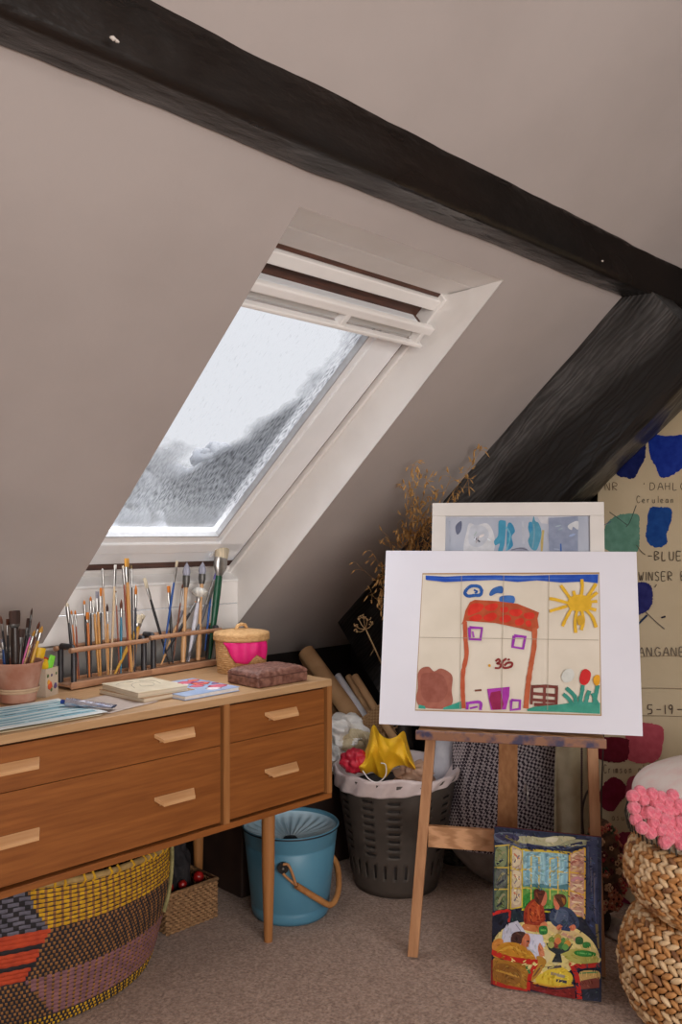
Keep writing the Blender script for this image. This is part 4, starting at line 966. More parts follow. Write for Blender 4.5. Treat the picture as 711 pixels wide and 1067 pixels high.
# mounted child's drawing
mO = RF(.107, 2.436, .655); mex = EX
frM = plane_frame(mO, EX, math.radians(15), .709, .5); Wm, Hm = .709, .503
t = thing('mounted_drawing', mO+EX*.354, "child's painting of a red house numbered 36 on a white mount board", 'drawing')
slab(frM, 0, Wm, 0, Hm, -.003, 0).build('mount_board', pm('white_mount_board', (226,226,236), (220,220,231), 4, .6, .03), t)
cream = pm('folded_cream_paper', (222,213,198), (213,204,188), 8, .75, .12, 12)
A = Art(frM, .0016, 430, 590, 3.468)
B = Art(frM, .0004, 430, 590, 3.468)
sh = MB(); O, ex, up, n = frM
q4 = [A.P(*p) for p in ((12,518),(680,536),(674,28),(38,30))]
def sf(u, v):
    a = q4[0].lerp(q4[1], u); b = q4[3].lerp(q4[2], u); p = a.lerp(b, v); h = .0012
    for c_ in (.245,.47,.70): h += .0011*math.exp(-abs(u-c_)*60)*(1 if c_ != .47 else .6)
    h += .0010*math.exp(-abs(v-.53)*50)
    return O+ex*p.x+up*p.y+n*(h-.0009)
sh.grid(sf, 60, 40, smooth=False); 
tan_ = pm('tan_backing_edge', (170,138,100), None, 5, .8)
bk = MB(); q5 = [A.P(*p) for p in ((9,522),(684,541),(676,22),(36,25))]; bk.add([O+ex*p.x+up*p.y+n*.0001 for p in q5], [(0,1,2,3)]); bk.build('backing_edge', tan_, t, fixn=False)
sh.build('paper', cream, t, fixn=False)
x0_, x1_ = min(p.x for p in q4), max(p.x for p in q4)
A.z = .0024
A.poly([(48,34),(120,38),(200,34),(300,33),(400,35),(500,32),(600,31),(672,30),(670,62),(620,56),(540,60),(450,52),(380,58),(300,50),(200,54),(120,58),(48,50)], (34,84,184))
A.poly([(60,44),(250,42),(430,42),(600,44),(430,48),(250,48)], (70,112,200))
A.stroke([(200,80),(215,72),(240,74),(250,88),(245,104),(225,106)], 12, (44,96,170)); A.stroke([(225,106),(200,108),(190,96),(200,80)], 12, (44,96,170)); A.stroke([(222,86),(234,92),(226,98)], 7, (44,96,170))
A.blob([(278,102),(290,82),(318,72),(328,80),(325,98),(305,98),(285,108)], (56,106,176)); A.blob([(316,112),(340,106),(368,110),(366,134),(330,138),(316,130)], (66,116,186))
A.blob([(20,390),(35,368),(60,364),(78,380),(100,370),(125,378),(145,400),(142,450),(146,490),(128,512),(90,516),(30,508),(14,480),(20,440)], (164,100,84)); A.blob([(30,400),(60,385),(110,395),(128,450),(100,490),(40,480)], (152,90,76))
A.poly([(183,200),(192,160),(208,130),(226,122),(300,126),(380,136),(420,152),(458,168),(452,190),(457,222),(440,240),(395,226),(300,206),(195,198),(176,212)], (184,84,48))
for pts in ([(200,178),(208,142),(235,134),(258,142),(250,160),(225,172)], [(262,146),(296,134),(310,142),(296,160),(270,160)], [(205,188),(240,174),(252,190),(225,200)], [(258,182),(290,168),(306,180),(290,198),(262,196)], [(318,152),(342,148),(345,164),(325,168)], [(316,186),(345,176),(358,192),(340,204),(318,200)], [(352,160),(385,156),(398,168),(380,182),(356,176)], [(372,196),(395,188),(404,202),(392,214),(374,212)], [(404,172),(434,168),(442,180),(430,192),(408,188)], [(408,204),(424,196),(430,212),(418,220)]): A.blob(pts, (214,52,34))
A.stroke([(190,200),(192,260),(196,320),(184,380),(182,440),(185,514)], 15, (190,92,60)); A.stroke([(442,224),(440,290),(430,350),(422,400),(416,450),(410,514)], 17, (190,98,62))
for q in ([(206,222),(252,224),(246,266),(208,264)], [(368,252),(408,256),(400,298),(362,292)]): A.stroke(q, 11, (160,58,180), True)
A.stroke([(218,236),(222,258)], 6, (176,90,190)); 
A.stroke([(300,344),(312,336),(316,346),(306,352),(320,356),(314,368),(298,368)], 7, (140,44,44)); A.stroke([(340,334),(326,346),(326,364),(340,368),(358,362),(360,350),(344,350),(332,360)], 8, (144,48,48)); A.stroke([(344,340),(352,336)], 6, (144,48,48))
A.blob([(275,356),(282,355),(283,363),(276,364)], (220,160,40)); A.stroke([(226,450),(250,448)], 7, (130,80,64))
A.poly([(270,444),(352,436),(350,470),(338,518),(284,520),(276,480)], (172,56,170)); A.poly([(284,456),(318,450),(330,500),(322,518),(290,519),(278,480)], (150,30,84))
A.stroke([(194,496),(244,492),(246,520)], 10, (160,58,180)); A.stroke([(200,500),(198,518)], 9, (160,58,180)); A.stroke([(208,514),(236,508)], 7, (160,58,180)); A.stroke([(358,484),(390,486),(388,516),(356,520)], 10, (160,58,180), True)
for q in ([(430,436),(480,434),(526,438)], [(432,460),(526,468)], [(430,482),(524,490)], [(440,500),(520,502)]): A.stroke(q, 11, (122,58,50))
for q in ([(434,432),(430,500)], [(478,436),(476,500)], [(522,438),(520,500)]): A.stroke(q, 9, (122,58,50))
A.poly([(24,500),(46,506),(48,516),(22,514)], (60,160,140)); A.poly([(112,512),(150,498),(176,488),(178,516),(112,518)], (60,160,140)); A.poly([(414,518),(440,508),(530,500),(600,490),(678,494),(678,534),(560,528),(416,524)], (62,152,132))
for q in ([(590,500),(586,470),(556,440)], [(600,510),(612,460),(616,430)], [(580,505),(565,480),(545,462)], [(625,500),(632,470),(640,450)], [(610,500),(604,470)], [(655,500),(662,470),(670,430)], [(670,500),(650,460)]): A.stroke(q, 13, (58,146,130))
A.blob([(604,404),(612,380),(628,372),(644,386),(640,414),(624,430),(608,424)], (206,34,36)); A.blob([(654,404),(664,394),(676,396),(676,424),(664,432),(654,420)], (226,164,30)); A.blob([(538,400),(552,376),(575,372),(585,390),(575,414),(550,420)], (210,212,206))
sun = (226,180,44)
A.blob([(560,130),(580,108),(610,104),(640,116),(648,140),(636,160),(600,164),(570,156)], sun)
for q in ([(606,130),(614,80),(612,48)], [(620,130),(648,90),(664,64)], [(575,125),(558,100),(536,70)], [(565,135),(520,122),(495,118)], [(560,145),(525,155),(496,164)], [(575,155),(555,190),(542,218)], [(595,160),(588,200),(590,242)], [(612,160),(618,200),(610,232)], [(625,155),(650,185),(664,222)], [(640,130),(668,128)], [(640,118),(668,96)], [(630,150),(664,160)], [(590,120),(582,90)]): A.stroke(q, 11, sun)
A.blob([(596,185),(616,180),(622,205),(600,214)], (204,160,40))
for q in ([(178,36),(172,514)], [(330,34),(322,518)], [(494,34),(488,520)]): A.stroke(q, 1.6, (176,164,144))
A.stroke([(26,258),(300,262),(672,268)], 1.8, (170,158,140))
A.build('painted_marks', t)

# small canvas on the floor against the easel
cO = RF(.3955, 2.276, .003); cex = (RT*.2656-FW*.083).normalized(); lean = math.radians(10)
frC = plane_frame(cO, cex, lean, .28, .4); Wc, Hc = .2785, .401
t = thing('small_canvas', cO+cex*.14, 'small colourful canvas of two women talking at a table, leaning against the easel', 'painting')
slab(frC, 0, Wc, 0, Hc, -.016, 0).build('canvas', [plain((104,30,40), .7)], t, bevel=.001)
A = Art(frC, .0003, 505, 860, 5.469); A.clip = (0, Wc, 0, Hc)
nv = (34,40,66); yl = (210,178,70); cr_ = (216,198,132)
A.raw([Vector((0,0,0)), Vector((Wc,0,0)), Vector((Wc,Hc,0)), Vector((0,Hc,0))], nv)
A.blob([(60,45),(150,40),(260,60),(330,80),(470,70),(560,90),(640,80),(640,110),(560,118),(420,140),(300,118),(200,130),(100,100),(62,90)], (92,98,116))
A.blob([(250,60),(330,70),(420,60),(520,70),(470,100),(380,120),(300,110),(210,100),(170,70)], (176,172,140)); A.blob([(60,52),(150,48),(200,70),(170,96),(100,84)], (58,56,84)); A.blob([(500,80),(620,90),(600,104),(480,122),(430,112)], (150,150,120)); A.blob([(360,70),(420,72),(400,96),(350,92)], (206,200,176)); A.stroke([(240,110),(330,130),(440,128),(560,100)], 18, (42,46,80)); A.stroke([(120,60),(200,108)], 16, (120,110,70)); A.stroke([(580,60),(640,80)], 20, (70,72,100))
# window view
A.poly([(215,140),(480,160),(480,470),(215,470)], (146,186,198))
for k in range(14):
    x = 225+k*18; A.stroke([(x,160),(x+6,240),(x-2,330)], 9, [(160,202,210),(124,170,192),(180,206,204)][k % 3])
A.blob([(215,350),(300,330),(400,345),(480,335),(480,400),(215,400)], (84,130,140)); A.poly([(215,345),(300,362),(480,370),(480,470),(215,480)], (96,150,70)); A.blob([(225,400),(300,380),(330,440),(290,470),(225,470)], (60,140,60)); A.blob([(380,390),(470,380),(470,440),(400,450)], (130,168,90)); A.stroke([(220,350),(340,362),(470,372)], 10, (150,176,80))
for q in ([(268,160),(266,460)], [(312,180),(310,450)], [(374,190),(374,430)], [(420,180),(420,440)], [(218,250),(270,252)], [(375,260),(475,268)], [(218,355),(270,360)], [(375,360),(475,372)], [(270,170),(312,180)], [(374,190),(420,180)]): A.stroke(q, 7, (214,186,90))
A.stroke([(215,140),(350,146),(490,158)], 13, (206,180,70)); A.stroke([(210,478),(300,486),(440,500),(480,500)], 10, (190,180,50))
# shutters
A.poly([(60,116),(148,108),(146,482),(52,486)], (70,84,74)); 
for yy in (130, 250, 372): A.blob([(68,yy+5),(124,yy-8),(122,yy+95),(66,yy+100)], [(98,112,80),(130,140,104),(96,100,96)][yy//120 % 3]); A.stroke([(78,yy+70),(100,yy+30),(118,yy+20)], 12, (150,144,110)); A.stroke([(70,yy+90),(110,yy+60)], 9, (44,50,60))
for q in ([(60,118),(146,110)], [(140,110),(136,482)], [(58,240),(136,240)], [(56,364),(134,362)]): A.stroke(q, 7, (196,170,80))
A.poly([(156,112),(218,140),(216,462),(152,478)], (182,160,140))
for yy in (130, 250, 350): A.blob([(164,yy+10),(206,yy+20),(204,yy+90),(164,yy+96)], (206,190,160)); A.stroke([(168,yy+30),(200,yy+60)], 10, (190,120,90)); A.stroke([(170,yy+80),(200,yy+40)], 8, (130,120,130))
for q in ([(154,112),(150,476)], [(154,112),(218,142)], [(218,142),(215,462)], [(152,476),(215,462)], [(154,244),(216,256)], [(152,356),(216,360)]): A.stroke(q, 7, (206,180,60))
A.poly([(488,160),(574,128),(572,530),(486,500)], (196,150,130))
for k, yy in enumerate((160, 200, 250, 300, 350, 400, 450)): A.stroke([(496,yy+20),(530,yy-4),(564,yy+14)], 13, [(224,196,160),(170,104,90),(214,176,130),(196,140,150)][k % 4]); A.stroke([(500,yy+34),(556,yy+40)], 7, (228,206,170))
for q in ([(488,160),(574,128)], [(574,128),(572,530)], [(486,160),(482,490)], [(572,530),(486,496)], [(488,266),(572,276)], [(488,370),(572,396)]): A.stroke(q, 8, (214,170,70))
A.poly([(582,90),(645,80),(655,760),(600,640),(580,540)], (48,54,84)); 
for k in range(8): A.stroke([(592+k*7,120+k*30),(600+k*6,300+k*40)], 8, [(66,72,104),(40,44,74),(90,84,96)][k % 3])
A.stroke([(640,560),(650,700)], 14, (110,96,60))
# dark bench + table
A.poly([(150,480),(240,490),(240,560),(150,550)], (28,44,56)); A.poly([(44,490),(150,480),(148,580),(44,640)], (26,28,48)); A.stroke([(46,505),(90,490),(148,482)], 16, (190,36,28)); A.stroke([(148,484),(140,550)], 12, (170,40,30))
A.poly([(360,500),(560,520),(640,640),(656,760),(560,600),(360,560)], (26,28,46))
A.blob([(60,640),(120,580),(230,548),(360,545),(500,575),(600,640),(650,720),(655,780),(520,800),(400,910),(300,905),(150,800),(60,700)], cr_)
A.blob([(440,720),(560,700),(640,740),(640,780),(520,785)], (176,170,90)); A.blob([(360,560),(480,580),(560,640),(480,640),(380,600)], (206,180,130)); A.blob([(300,860),(420,800),(500,850),(480,910),(320,905)], (214,186,60)); A.blob([(340,700),(380,730),(360,780),(320,760)], (210,196,150))
for q, c in (([(360,810),(440,800)], (90,80,76)), ([(380,840),(460,860)], (150,140,120)), ([(410,880),(470,890)], (60,60,70)), ([(390,780),(440,786)], (206,196,150)), ([(430,700),(480,640)], (160,150,90)), ([(440,610),(520,650)], (196,150,130))): A.stroke(q, 14, c)
# woman in red
A.blob([(225,500),(245,450),(290,415),(330,440),(345,500),(345,560),(300,572),(235,565)], (150,52,26)); A.blob([(250,470),(290,430),(320,470),(300,540),(250,540)], (176,74,34)); A.stroke([(262,470),(270,550)], 10, (120,36,24)); A.stroke([(300,460),(318,545)], 10, (196,96,50))
A.blob([(318,380),(350,376),(358,410),(348,450),(325,450)], (196,112,84)); A.blob([(286,370),(300,360),(345,372),(340,400),(318,450),(292,430),(284,400)], (92,40,26)); A.stroke([(296,380),(310,420)], 8, (130,64,36))
A.blob([(225,560),(300,568),(355,560),(350,600),(300,606),(225,590)], (190,112,64)); A.blob([(320,560),(345,546),(360,562),(350,580),(325,576)], (206,128,90))
# woman in blue
A.blob([(370,520),(395,470),(450,460),(500,480),(535,530),(535,580),(470,590),(400,570)], (54,66,92)); A.blob([(400,500),(440,470),(480,500),(460,560),(410,550)], (78,90,116)); A.stroke([(490,500),(520,560)], 12, (36,46,70)); A.stroke([(420,480),(400,540)], 9, (104,112,130))
A.blob([(394,410),(410,400),(430,430),(425,475),(402,468)], (204,116,84)); A.blob([(400,400),(430,388),(462,400),(468,440),(440,465),(420,440)], (90,52,30)); A.blob([(440,410),(460,420),(455,450)], (150,96,36))
A.blob([(412,575),(430,562),(446,575),(438,592),(416,592)], (206,120,90)); A.blob([(484,575),(510,562),(522,578),(512,596),(488,594)], (210,124,92)); A.stroke([(440,585),(490,592)], 16, (44,54,90))
A.blob([(315,575),(355,572),(358,614),(318,616)], (44,120,60)); A.stroke([(322,594),(352,594)], 8, (100,170,80))
# fruit bowl
A.poly([(352,668),(505,672),(480,712),(435,730),(445,778),(385,776),(408,730),(370,706)], (40,46,50)); A.stroke([(362,680),(430,694),(498,680)], 9, (120,100,60))
for (x, y, c) in ((385,650,(120,140,60)), (420,632,(176,150,70)), (450,655,(84,130,60)), (475,670,(196,140,60)), (410,676,(140,60,50)), (380,678,(160,160,90)), (440,684,(60,110,60)), (462,690,(90,140,70)), (420,655,(200,120,70))): A.blob([(x-20,y),(x,y-20),(x+20,y),(x,y+20)], c)
A.blob([(520,640),(540,630),(562,640),(560,672),(524,672)], (50,96,50)); A.blob([(562,668),(582,660),(604,668),(602,692),(566,694)], (60,130,60)); A.blob([(515,715),(560,708),(632,722),(625,742),(560,744),(520,732)], (50,130,56)); A.stroke([(530,722),(610,730)], 7, (110,180,100))
# man with newspaper
A.poly([(130,560),(190,540),(240,610),(330,620),(350,680),(300,760),(200,700),(100,660),(105,600)], (190,190,206)); A.poly([(240,612),(328,622),(346,680),(300,750),(250,690)], (204,204,222)); A.stroke([(180,560),(210,600)], 5, (140,140,160))
A.blob([(46,700),(50,660),(90,640),(110,660),(70,710)], (196,130,60)); A.blob([(205,625),(245,612),(262,640),(250,690),(215,690)], (190,110,76)); A.blob([(152,640),(165,610),(205,600),(235,610),(218,640),(210,670),(160,680)], (70,40,34)); A.stroke([(238,660),(256,656)], 9, (40,26,30))
A.blob([(306,700),(318,665),(334,690),(344,740),(322,750)], (206,132,96))
A.blob([(50,740),(100,670),(180,665),(250,700),(290,745),(280,770),(150,760)], (186,130,36)); A.stroke([(80,720),(150,690),(240,730)], 12, (206,158,60)); A.blob([(300,740),(350,760),(345,800),(280,880),(262,860),(300,790)], (176,130,50)); A.stroke([(280,860),(330,790)], 8, (120,80,50))
A.blob([(48,760),(120,765),(230,790),(255,860),(235,930),(60,900)], (160,112,40)); A.blob([(60,790),(140,790),(210,830),(190,900),(70,880)], (138,92,34)); A.stroke([(70,820),(200,860)], 10, (186,140,60))
A.stroke([(42,716),(120,748),(220,768),(306,776)], 26, (180,36,24)); A.stroke([(300,780),(262,850),(250,940)], 20, (184,34,24)); A.stroke([(240,800),(262,840)], 12, (60,110,60)); A.stroke([(40,885),(120,912),(245,940)], 20, (170,40,30)); A.stroke([(44,760),(44,900)], 12, (120,26,24))
A.poly([(262,880),(340,905),(400,915),(520,905),(520,985),(400,970),(262,930)], (120,26,26)); A.stroke([(290,905),(400,925),(516,915)], 9, (60,30,40)); A.stroke([(280,892),(400,914),(510,905)], 8, (204,150,50))
A.blob([(545,830),(650,826),(650,880),(560,900)], (190,158,96)); A.poly([(550,880),(655,860),(655,920),(550,930)], (120,60,50)); A.stroke([(545,838),(648,832)], 6, (70,130,80))
A.stroke([(485,782),(540,798),(656,790)], 22, (176,36,26)); A.stroke([(500,790),(528,860),(544,985)], 26, (180,34,26)); A.poly([(560,930),(656,925),(660,1000),(560,990)], (40,44,60))
A.dabs(1700, .0055, .0013, 4)
A.build('painted_scene', t)
# narrow highlight of raw edge

# ================================================================== RIGHT CORNER
# big sheet of colour swatches leaning on the gable
q0 = Vector((2.612, 1.449, .004)); mexn = Vector((0, -1, 0)); mup = Vector((.115, 0, 1.83)).normalized(); mn = Vector((-1, 0, .0628)).normalized()
frP = (q0, mexn, mup, mn); Wp, Hp = .95, 1.75
t = thing('colour_chart_canvas', q0+mexn*.4, 'tall cream canvas of handwritten blue and red colour swatches leaning on the gable wall', 'canvas')
slab(frP, 0, Wp, 0, Hp, -.012, 0).build('canvas', pm('stained_cream_canvas', (206,190,160), (182,162,128), 2.2, .85, .2, 60, detail=6, contrast=(.3,.75)), t)
A = Art(frP, .0006, 610, 420, 7.04); A.clip = (.002, Wp-.002, .002, Hp-.002)
def ragged(a, pts, c, k=9):
    base = closed([a.P(*q) for q in pts], 10); cc = sum(base, Vector())/len(base)
    a.raw([p+(p-cc).normalized()*(.0035*noise.noise(p*260)+.002*noise.noise(p*700)) for p in base], c)
cob = (24,54,150); 
ragged(A, [(476,238),(600,242),(760,236),(900,300),(880,440),(720,480),(640,530),(560,545),(520,470),(478,380)], cob)
ragged(A, [(240,440),(300,400),(400,300),(440,280),(440,400),(400,480),(360,550),(300,548),(230,520)], (24,36,96))
ragged(A, [(478,772),(560,762),(630,775),(634,860),(600,960),(600,1030),(520,1060),(450,1000),(455,900)], (22,74,146))
ragged(A, [(180,860),(280,815),(390,820),(398,900),(400,1000),(380,1090),(240,1110),(130,1050),(130,960)], (104,150,132))
A.stroke([(376,750),(330,870),(300,910)], 7, (70,84,80)); A.stroke([(180,800),(250,850),(310,895)], 7, (70,84,80)); A.stroke([(100,920),(130,900),(190,870)], 6, (90,90,140))
pen = (96,88,76)
GL = {'A': [[(0,1),(.45,0),(.9,1)],[(.2,.6),(.7,.6)]], 'B': [[(0,1),(0,0),(.7,.15),(.1,.48),(.75,.75),(0,1)]], 'C': [[(.8,.15),(.3,0),(0,.5),(.3,1),(.8,.85)]], 'D': [[(0,0),(0,1),(.6,.85),(.75,.45),(.5,.05),(0,0)]], 'E': [[(.7,0),(0,0),(0,1),(.7,1)],[(0,.5),(.6,.5)]],
 'G': [[(.8,.15),(.3,0),(0,.5),(.3,1),(.8,.85),(.8,.55),(.5,.55)]], 'H': [[(0,0),(0,1)],[(.7,0),(.7,1)],[(0,.5),(.7,.5)]], 'I': [[(.2,0),(.2,1)]], 'L': [[(0,0),(0,1),(.6,1)]], 'M': [[(0,1),(.1,0),(.45,.7),(.8,0),(.9,1)]], 'N': [[(0,1),(0,0),(.7,1),(.7,0)]], 'P': [[(0,1),(0,0),(.65,.1),(.65,.45),(0,.52)]], 'R': [[(0,1),(0,0),(.65,.1),(.6,.42),(0,.5),(.7,1)]], 'S': [[(.7,.1),(.2,0),(.05,.3),(.65,.65),(.5,1),(0,.9)]], 'T': [[(0,0),(.8,0)],[(.4,0),(.4,1)]], 'U': [[(0,0),(.05,.85),(.4,1),(.7,.8),(.7,0)]], 'W': [[(0,0),(.25,1),(.45,.4),(.65,1),(.9,0)]], 'Z': [[(0,0),(.7,0),(0,1),(.7,1)]],
 '5': [[(.7,0),(.1,0),(.05,.45),(.6,.5),(.6,.9),(0,1)]], '1': [[(.2,0),(.2,1)]], '9': [[(.6,.3),(.3,.5),(.05,.25),(.3,0),(.6,.2),(.5,1)]], '-': [[(.1,.5),(.8,.5)]], '.': [[(.1,.55),(.25,.6)]],
 'c': [[(.7,.55),(.3,.45),(.05,.75),(.3,1),(.7,.9)]], 'e': [[(.05,.75),(.6,.7),(.4,.45),(.05,.7),(.3,1),(.7,.95)]], 'r': [[(.1,.45),(.15,1)],[(.15,.6),(.5,.45)]], 'u': [[(.05,.5),(.1,.95),(.5,.95),(.55,.5),(.6,1)]], 'l': [[(.2,0),(.2,1)]], 'a': [[(.6,.5),(.2,.5),(.1,.9),(.5,.95),(.6,.5),(.65,1)]], 'n': [[(.05,.5),(.1,1)],[(.1,.6),(.5,.5),(.55,1)]], 'i': [[(.2,.5),(.25,1)]], 's': [[(.5,.5),(.1,.55),(.5,.85),(.05,1)]], 'm': [[(.05,.5),(.1,1)],[(.1,.6),(.3,.5),(.35,1)],[(.35,.6),(.55,.5),(.6,1)]], 'o': [[(.3,.5),(.05,.75),(.3,1),(.55,.75),(.3,.5)]], ' ': []}
def write(a, txt, X, Y, w_, h_, c, sw=6, slope=0):
    for ch in txt:
        for st in GL[ch]: a.stroke([(X+p[0]*w_*.8, Y+p[1]*h_+slope*(X)) for p in st], sw, c)
        X += w_*(.55 if ch in 'iIl.1' else 1)
write(A, '.', 425, 575, 60, 30, pen, 10); write(A, 'DAHLGAARD', 478, 585, 56, 52, pen, 6); write(A, 'Cerulean', 380, 682, 38, 50, pen, 5); write(A, 'NR', 150, 585, 55, 55, (120,100,80), 6)
A.o = (610, 560, 4.446)
write(A, '-BLUE', 290, 66, 34, 40, pen, 5); write(A, 'WINSER B', 250, 160, 30, 40, pen, 4.5); write(A, 'MANGANESE', 212, 510, 38, 40, (104,96,90), 4.5); write(A, '5-19-', 292, 776, 38, 42, (90,76,70), 5)
ragged(A, [(240,215),(280,208),(310,230),(315,290),(300,330),(270,350),(225,360),(215,260)], (44,46,110)); A.stroke([(250,400),(270,380),(290,360)], 10, (40,60,90)); A.stroke([(282,345),(330,390),(370,424)], 4, (70,70,80)); A.stroke([(355,372),(375,366)], 9, (50,50,64)); A.stroke([(325,232),(334,218)], 4, pen); A.stroke([(240,35),(262,65),(280,80)], 4, pen)
A.stroke([(200,700),(330,698),(470,702)], 3, (130,112,92)); A.stroke([(200,826),(330,826),(470,830)], 3, (130,112,92)); A.stroke([(200,556),(330,550),(470,548)], 2.5, (150,132,108))
ragged(A, [(262,860),(330,866),(366,890),(360,980),(330,1036),(240,1044),(190,1010),(195,900)], (186,84,98)); ragged(A, [(60,930),(190,930),(206,960),(196,1030),(120,1040),(50,1010)], (104,14,36))
A.o = (590, 760, 5.876)
ragged(A, [(240,330),(290,290),(340,310),(372,350),(372,400),(330,450),(290,500),(230,480),(205,400)], (116,12,46)); ragged(A, [(375,330),(400,290),(450,285),(560,310),(600,400),(480,470),(375,420)], (172,74,96)); write(A, 'Crimson alizarin'.replace('z','Z'), 235, 215, 28, 52, (110,86,72), 5); write(A, 'asun', 285, 510, 30, 46, (120,96,80), 4.5)
ragged(A, [(330,640),(420,628),(560,640),(620,760),(560,900),(420,960),(330,940),(310,760)], (142,44,76)); ragged(A, [(240,1020),(330,1010),(400,1060),(420,1160),(330,1180),(250,1150)], (132,36,72))
A.build('swatches_and_writing', t)

# tweed padded sack behind the easel
tweed = pm('dark_pink_white_tweed', (50,40,52), (176,166,170), 120, .95, .5, 120, kind='checker', stretch=(1,1,1), rot=(.2,.5,.79), contrast=(.4,.6), dist=.003)
greyf = pm('grey_felt', (128,120,116), (112,104,100), 30, .95, .2)
sc0 = RF(.62, 2.93, 0); t = thing('floor_cushion', sc0, 'large dark and white woven tweed floor cushion slumped behind the easel', 'cushion')
m = MB()
def sk(u, v):
    a = u*2*math.pi; z = .015+.80*v; w_ = .245*(1-.10*v)*min(1, (v*5+.12))**.45*(1-max(0, v-.88)*3.2)
    d_ = .105*(1-.35*v)*min(1, v*5+.2)**.5*(1-max(0, v-.88)*4); f = 1+.06*noise.noise(Vector((math.cos(a)*1.5, math.sin(a)*1.5, v*4)))
    lean_ = .03*v
    return sc0+RT*(math.cos(a)*w_*f+.05*v-.03)+FW*(math.sin(a)*d_*f+lean_)+Vector((0,0,z))
m.grid(sk, 80, 60)
for k in range(len(m.f)):
    j = k//80
    if j < 9: m.m[k] = 1
m.build('padded_body', [tweed, greyf], t)
# ribbed dark laundry hamper partly visible left of it
hc = RF(.43, 3.15, 0); hm = pm('dark_ribbed_weave', (44,38,36), (80,72,66), 130, .85, .8, 130, kind='wave', stretch=(.2,.2,1), dist=.004)
t = thing('dark_hamper', hc, 'dark ribbed woven hamper between the waste basket and the tweed cushion', 'hamper')
MB().lathe(hc, [(0,.003), (.07,.003)]+[(.075+.02*k/40+.0014*(k % 2), .006+.60*k/40) for k in range(41)]+[(.085,.60), (.07,.03), (0,.03)], 40).build('hamper_body', hm, t)
# beige canvas tote
tb0 = RF(.745, 2.735, 0); can = pm('beige_canvas_cloth', (184,172,146), (162,150,124), 14, .9, .4, 60, dist=.004)
t = thing('canvas_tote', tb0, 'pale beige canvas tote hanging behind the right easel leg, beside the tweed cushion', 'tote bag')
m = MB()
def tf2(u, v):
    x = (u-.5)*(.105+.02*(1-v)); return tb0+RT*x+FW*(.016*math.sin(u*9+v*2)+.02)+Vector((0,0,.10+.62*v))
m.grid(tf2, 24, 30); m.build('tote_body', can, t, solid=.008, fixn=False)
m = MB(); bp_ = [at_F(606.5, 762+k*2.35, 2.60) for k in range(46)]
for k, p in enumerate(bp_): m.blob(p, (.0036,.0036,.0038), 8, 6)
m.tube([bp_[0]+Vector((0,0,.05)), bp_[0], bp_[-1]], .0012, 5)
o = m.build('bead_string', plain((60,34,38), .5)); tag(o, 'dark beaded cord hanging beside the right easel leg', 'cord')
# embroidered bag
bb0 = at_F(629, 900, 2.56); t = thing('embroidered_bag', (bb0.x, bb0.y, 0), 'narrow dark bag covered in embroidered flowers, right of the small canvas', 'bag')
bcol = [pm('dark_embroidery', (64,44,36), (104,76,58), 60, .9, .8, 80), paint((176,60,70)), paint((196,126,104)), paint((120,110,60)), paint((214,180,150)), paint((96,40,44)), paint((70,84,66))]
m = MB(); zc = bb0.z
def bg2(u, v):
    a = u*2*math.pi; q = 2*v-1; r = max(0, 1-abs(q)**2.6)**.5
    f = 1+.12*noise.noise(Vector((math.cos(a)*3, math.sin(a)*3, v*9))); xx = .055*r*f*(1-.15*q)
    return bb0+RT*(math.cos(a)*xx-.006*q)+FW*(math.sin(a)*.035*r)+Vector((0,0,q*.142-.006))
m.grid(bg2, 40, 40, 0); m.build('bag_body', bcol[0], t)
random.seed(5); fm = MB()
for k in range(95):
    v = random.uniform(.06,.95); u = random.uniform(.45,1.05); p = bg2(u, v); fr_ = random.uniform(.006,.012); ci = random.choice([1,2,2,3,4,5,6,2,4])
    for q in range(5):
        a = q*1.257; fm.blob(p+RT*math.cos(a)*fr_*.7+Vector((0,0,math.sin(a)*fr_*.7))-FW*.002, (fr_*.5,)*3, 6, 4, 0, 1, ci)
    fm.blob(p-FW*.004, (fr_*.35,)*3, 6, 4, 0, 1, random.choice([1,4,5]))
fm.build('embroidered_flowers', bcol, t)
m = MB(); m.tube(bez([at_F(627, 862, 2.56), at_F(627, 830, 2.56), at_F(628, 800, 2.56), at_F(629, 772, 2.57), at_F(630, 740, 2.6)], 5), .0022, 6)
m.tube(bez([at_F(608, 870, 2.57), at_F(607, 845, 2.57), at_F(611, 828, 2.57), at_F(616, 823, 2.57), at_F(618, 835, 2.58)], 6), .0035, 6)
m.build('shoulder_strap', plain((46,34,32), .7), t)
t2_ = MB(); t2_.blob(bb0+Vector((0,0,-.165)), (.03,.02,.035), 12, 8, .2, 4); t2_.build('tassel', plain((52,36,34), .9), t)
# pale slipper on the floor
sp0 = at_z(640, 972, 0.0); slm = pm('silver_grey_felt', (176,168,164), (120,108,110), 30, .8, .3)
t = thing('slipper', sp0, 'pale grey slipper on the carpet between the small canvas and the woven poufs', 'slipper')
m = MB()
def slp(u, v):
    a = u*2*math.pi; x = (v-.5)*.20; w_ = .036*(1-abs(2*v-1)**3)**.5*(1+.15*math.sin(v*6)); h = .05-.018*v
    return sp0+Vector((0,0,.003))+(FW*.75-RT*.45).normalized()*x+(RT*.75+FW*.45).normalized()*math.cos(a)*w_+Vector((0,0,max(0, math.sin(a))*h*(1-abs(2*v-1)**3)**.4))
m.grid(slp, 28, 24); m.build('slipper_upper', slm, t)
m = MB(); m.blob(sp0+Vector((0,0,.004)), (.037,.1,.004), 20, 6, rot=Matrix.Rotation(math.atan2((FW*.75-RT*.45).y, (FW*.75-RT*.45).x)-math.pi/2, 3, 'Z')); m.build('sole', plain((40,34,34), .8), t)

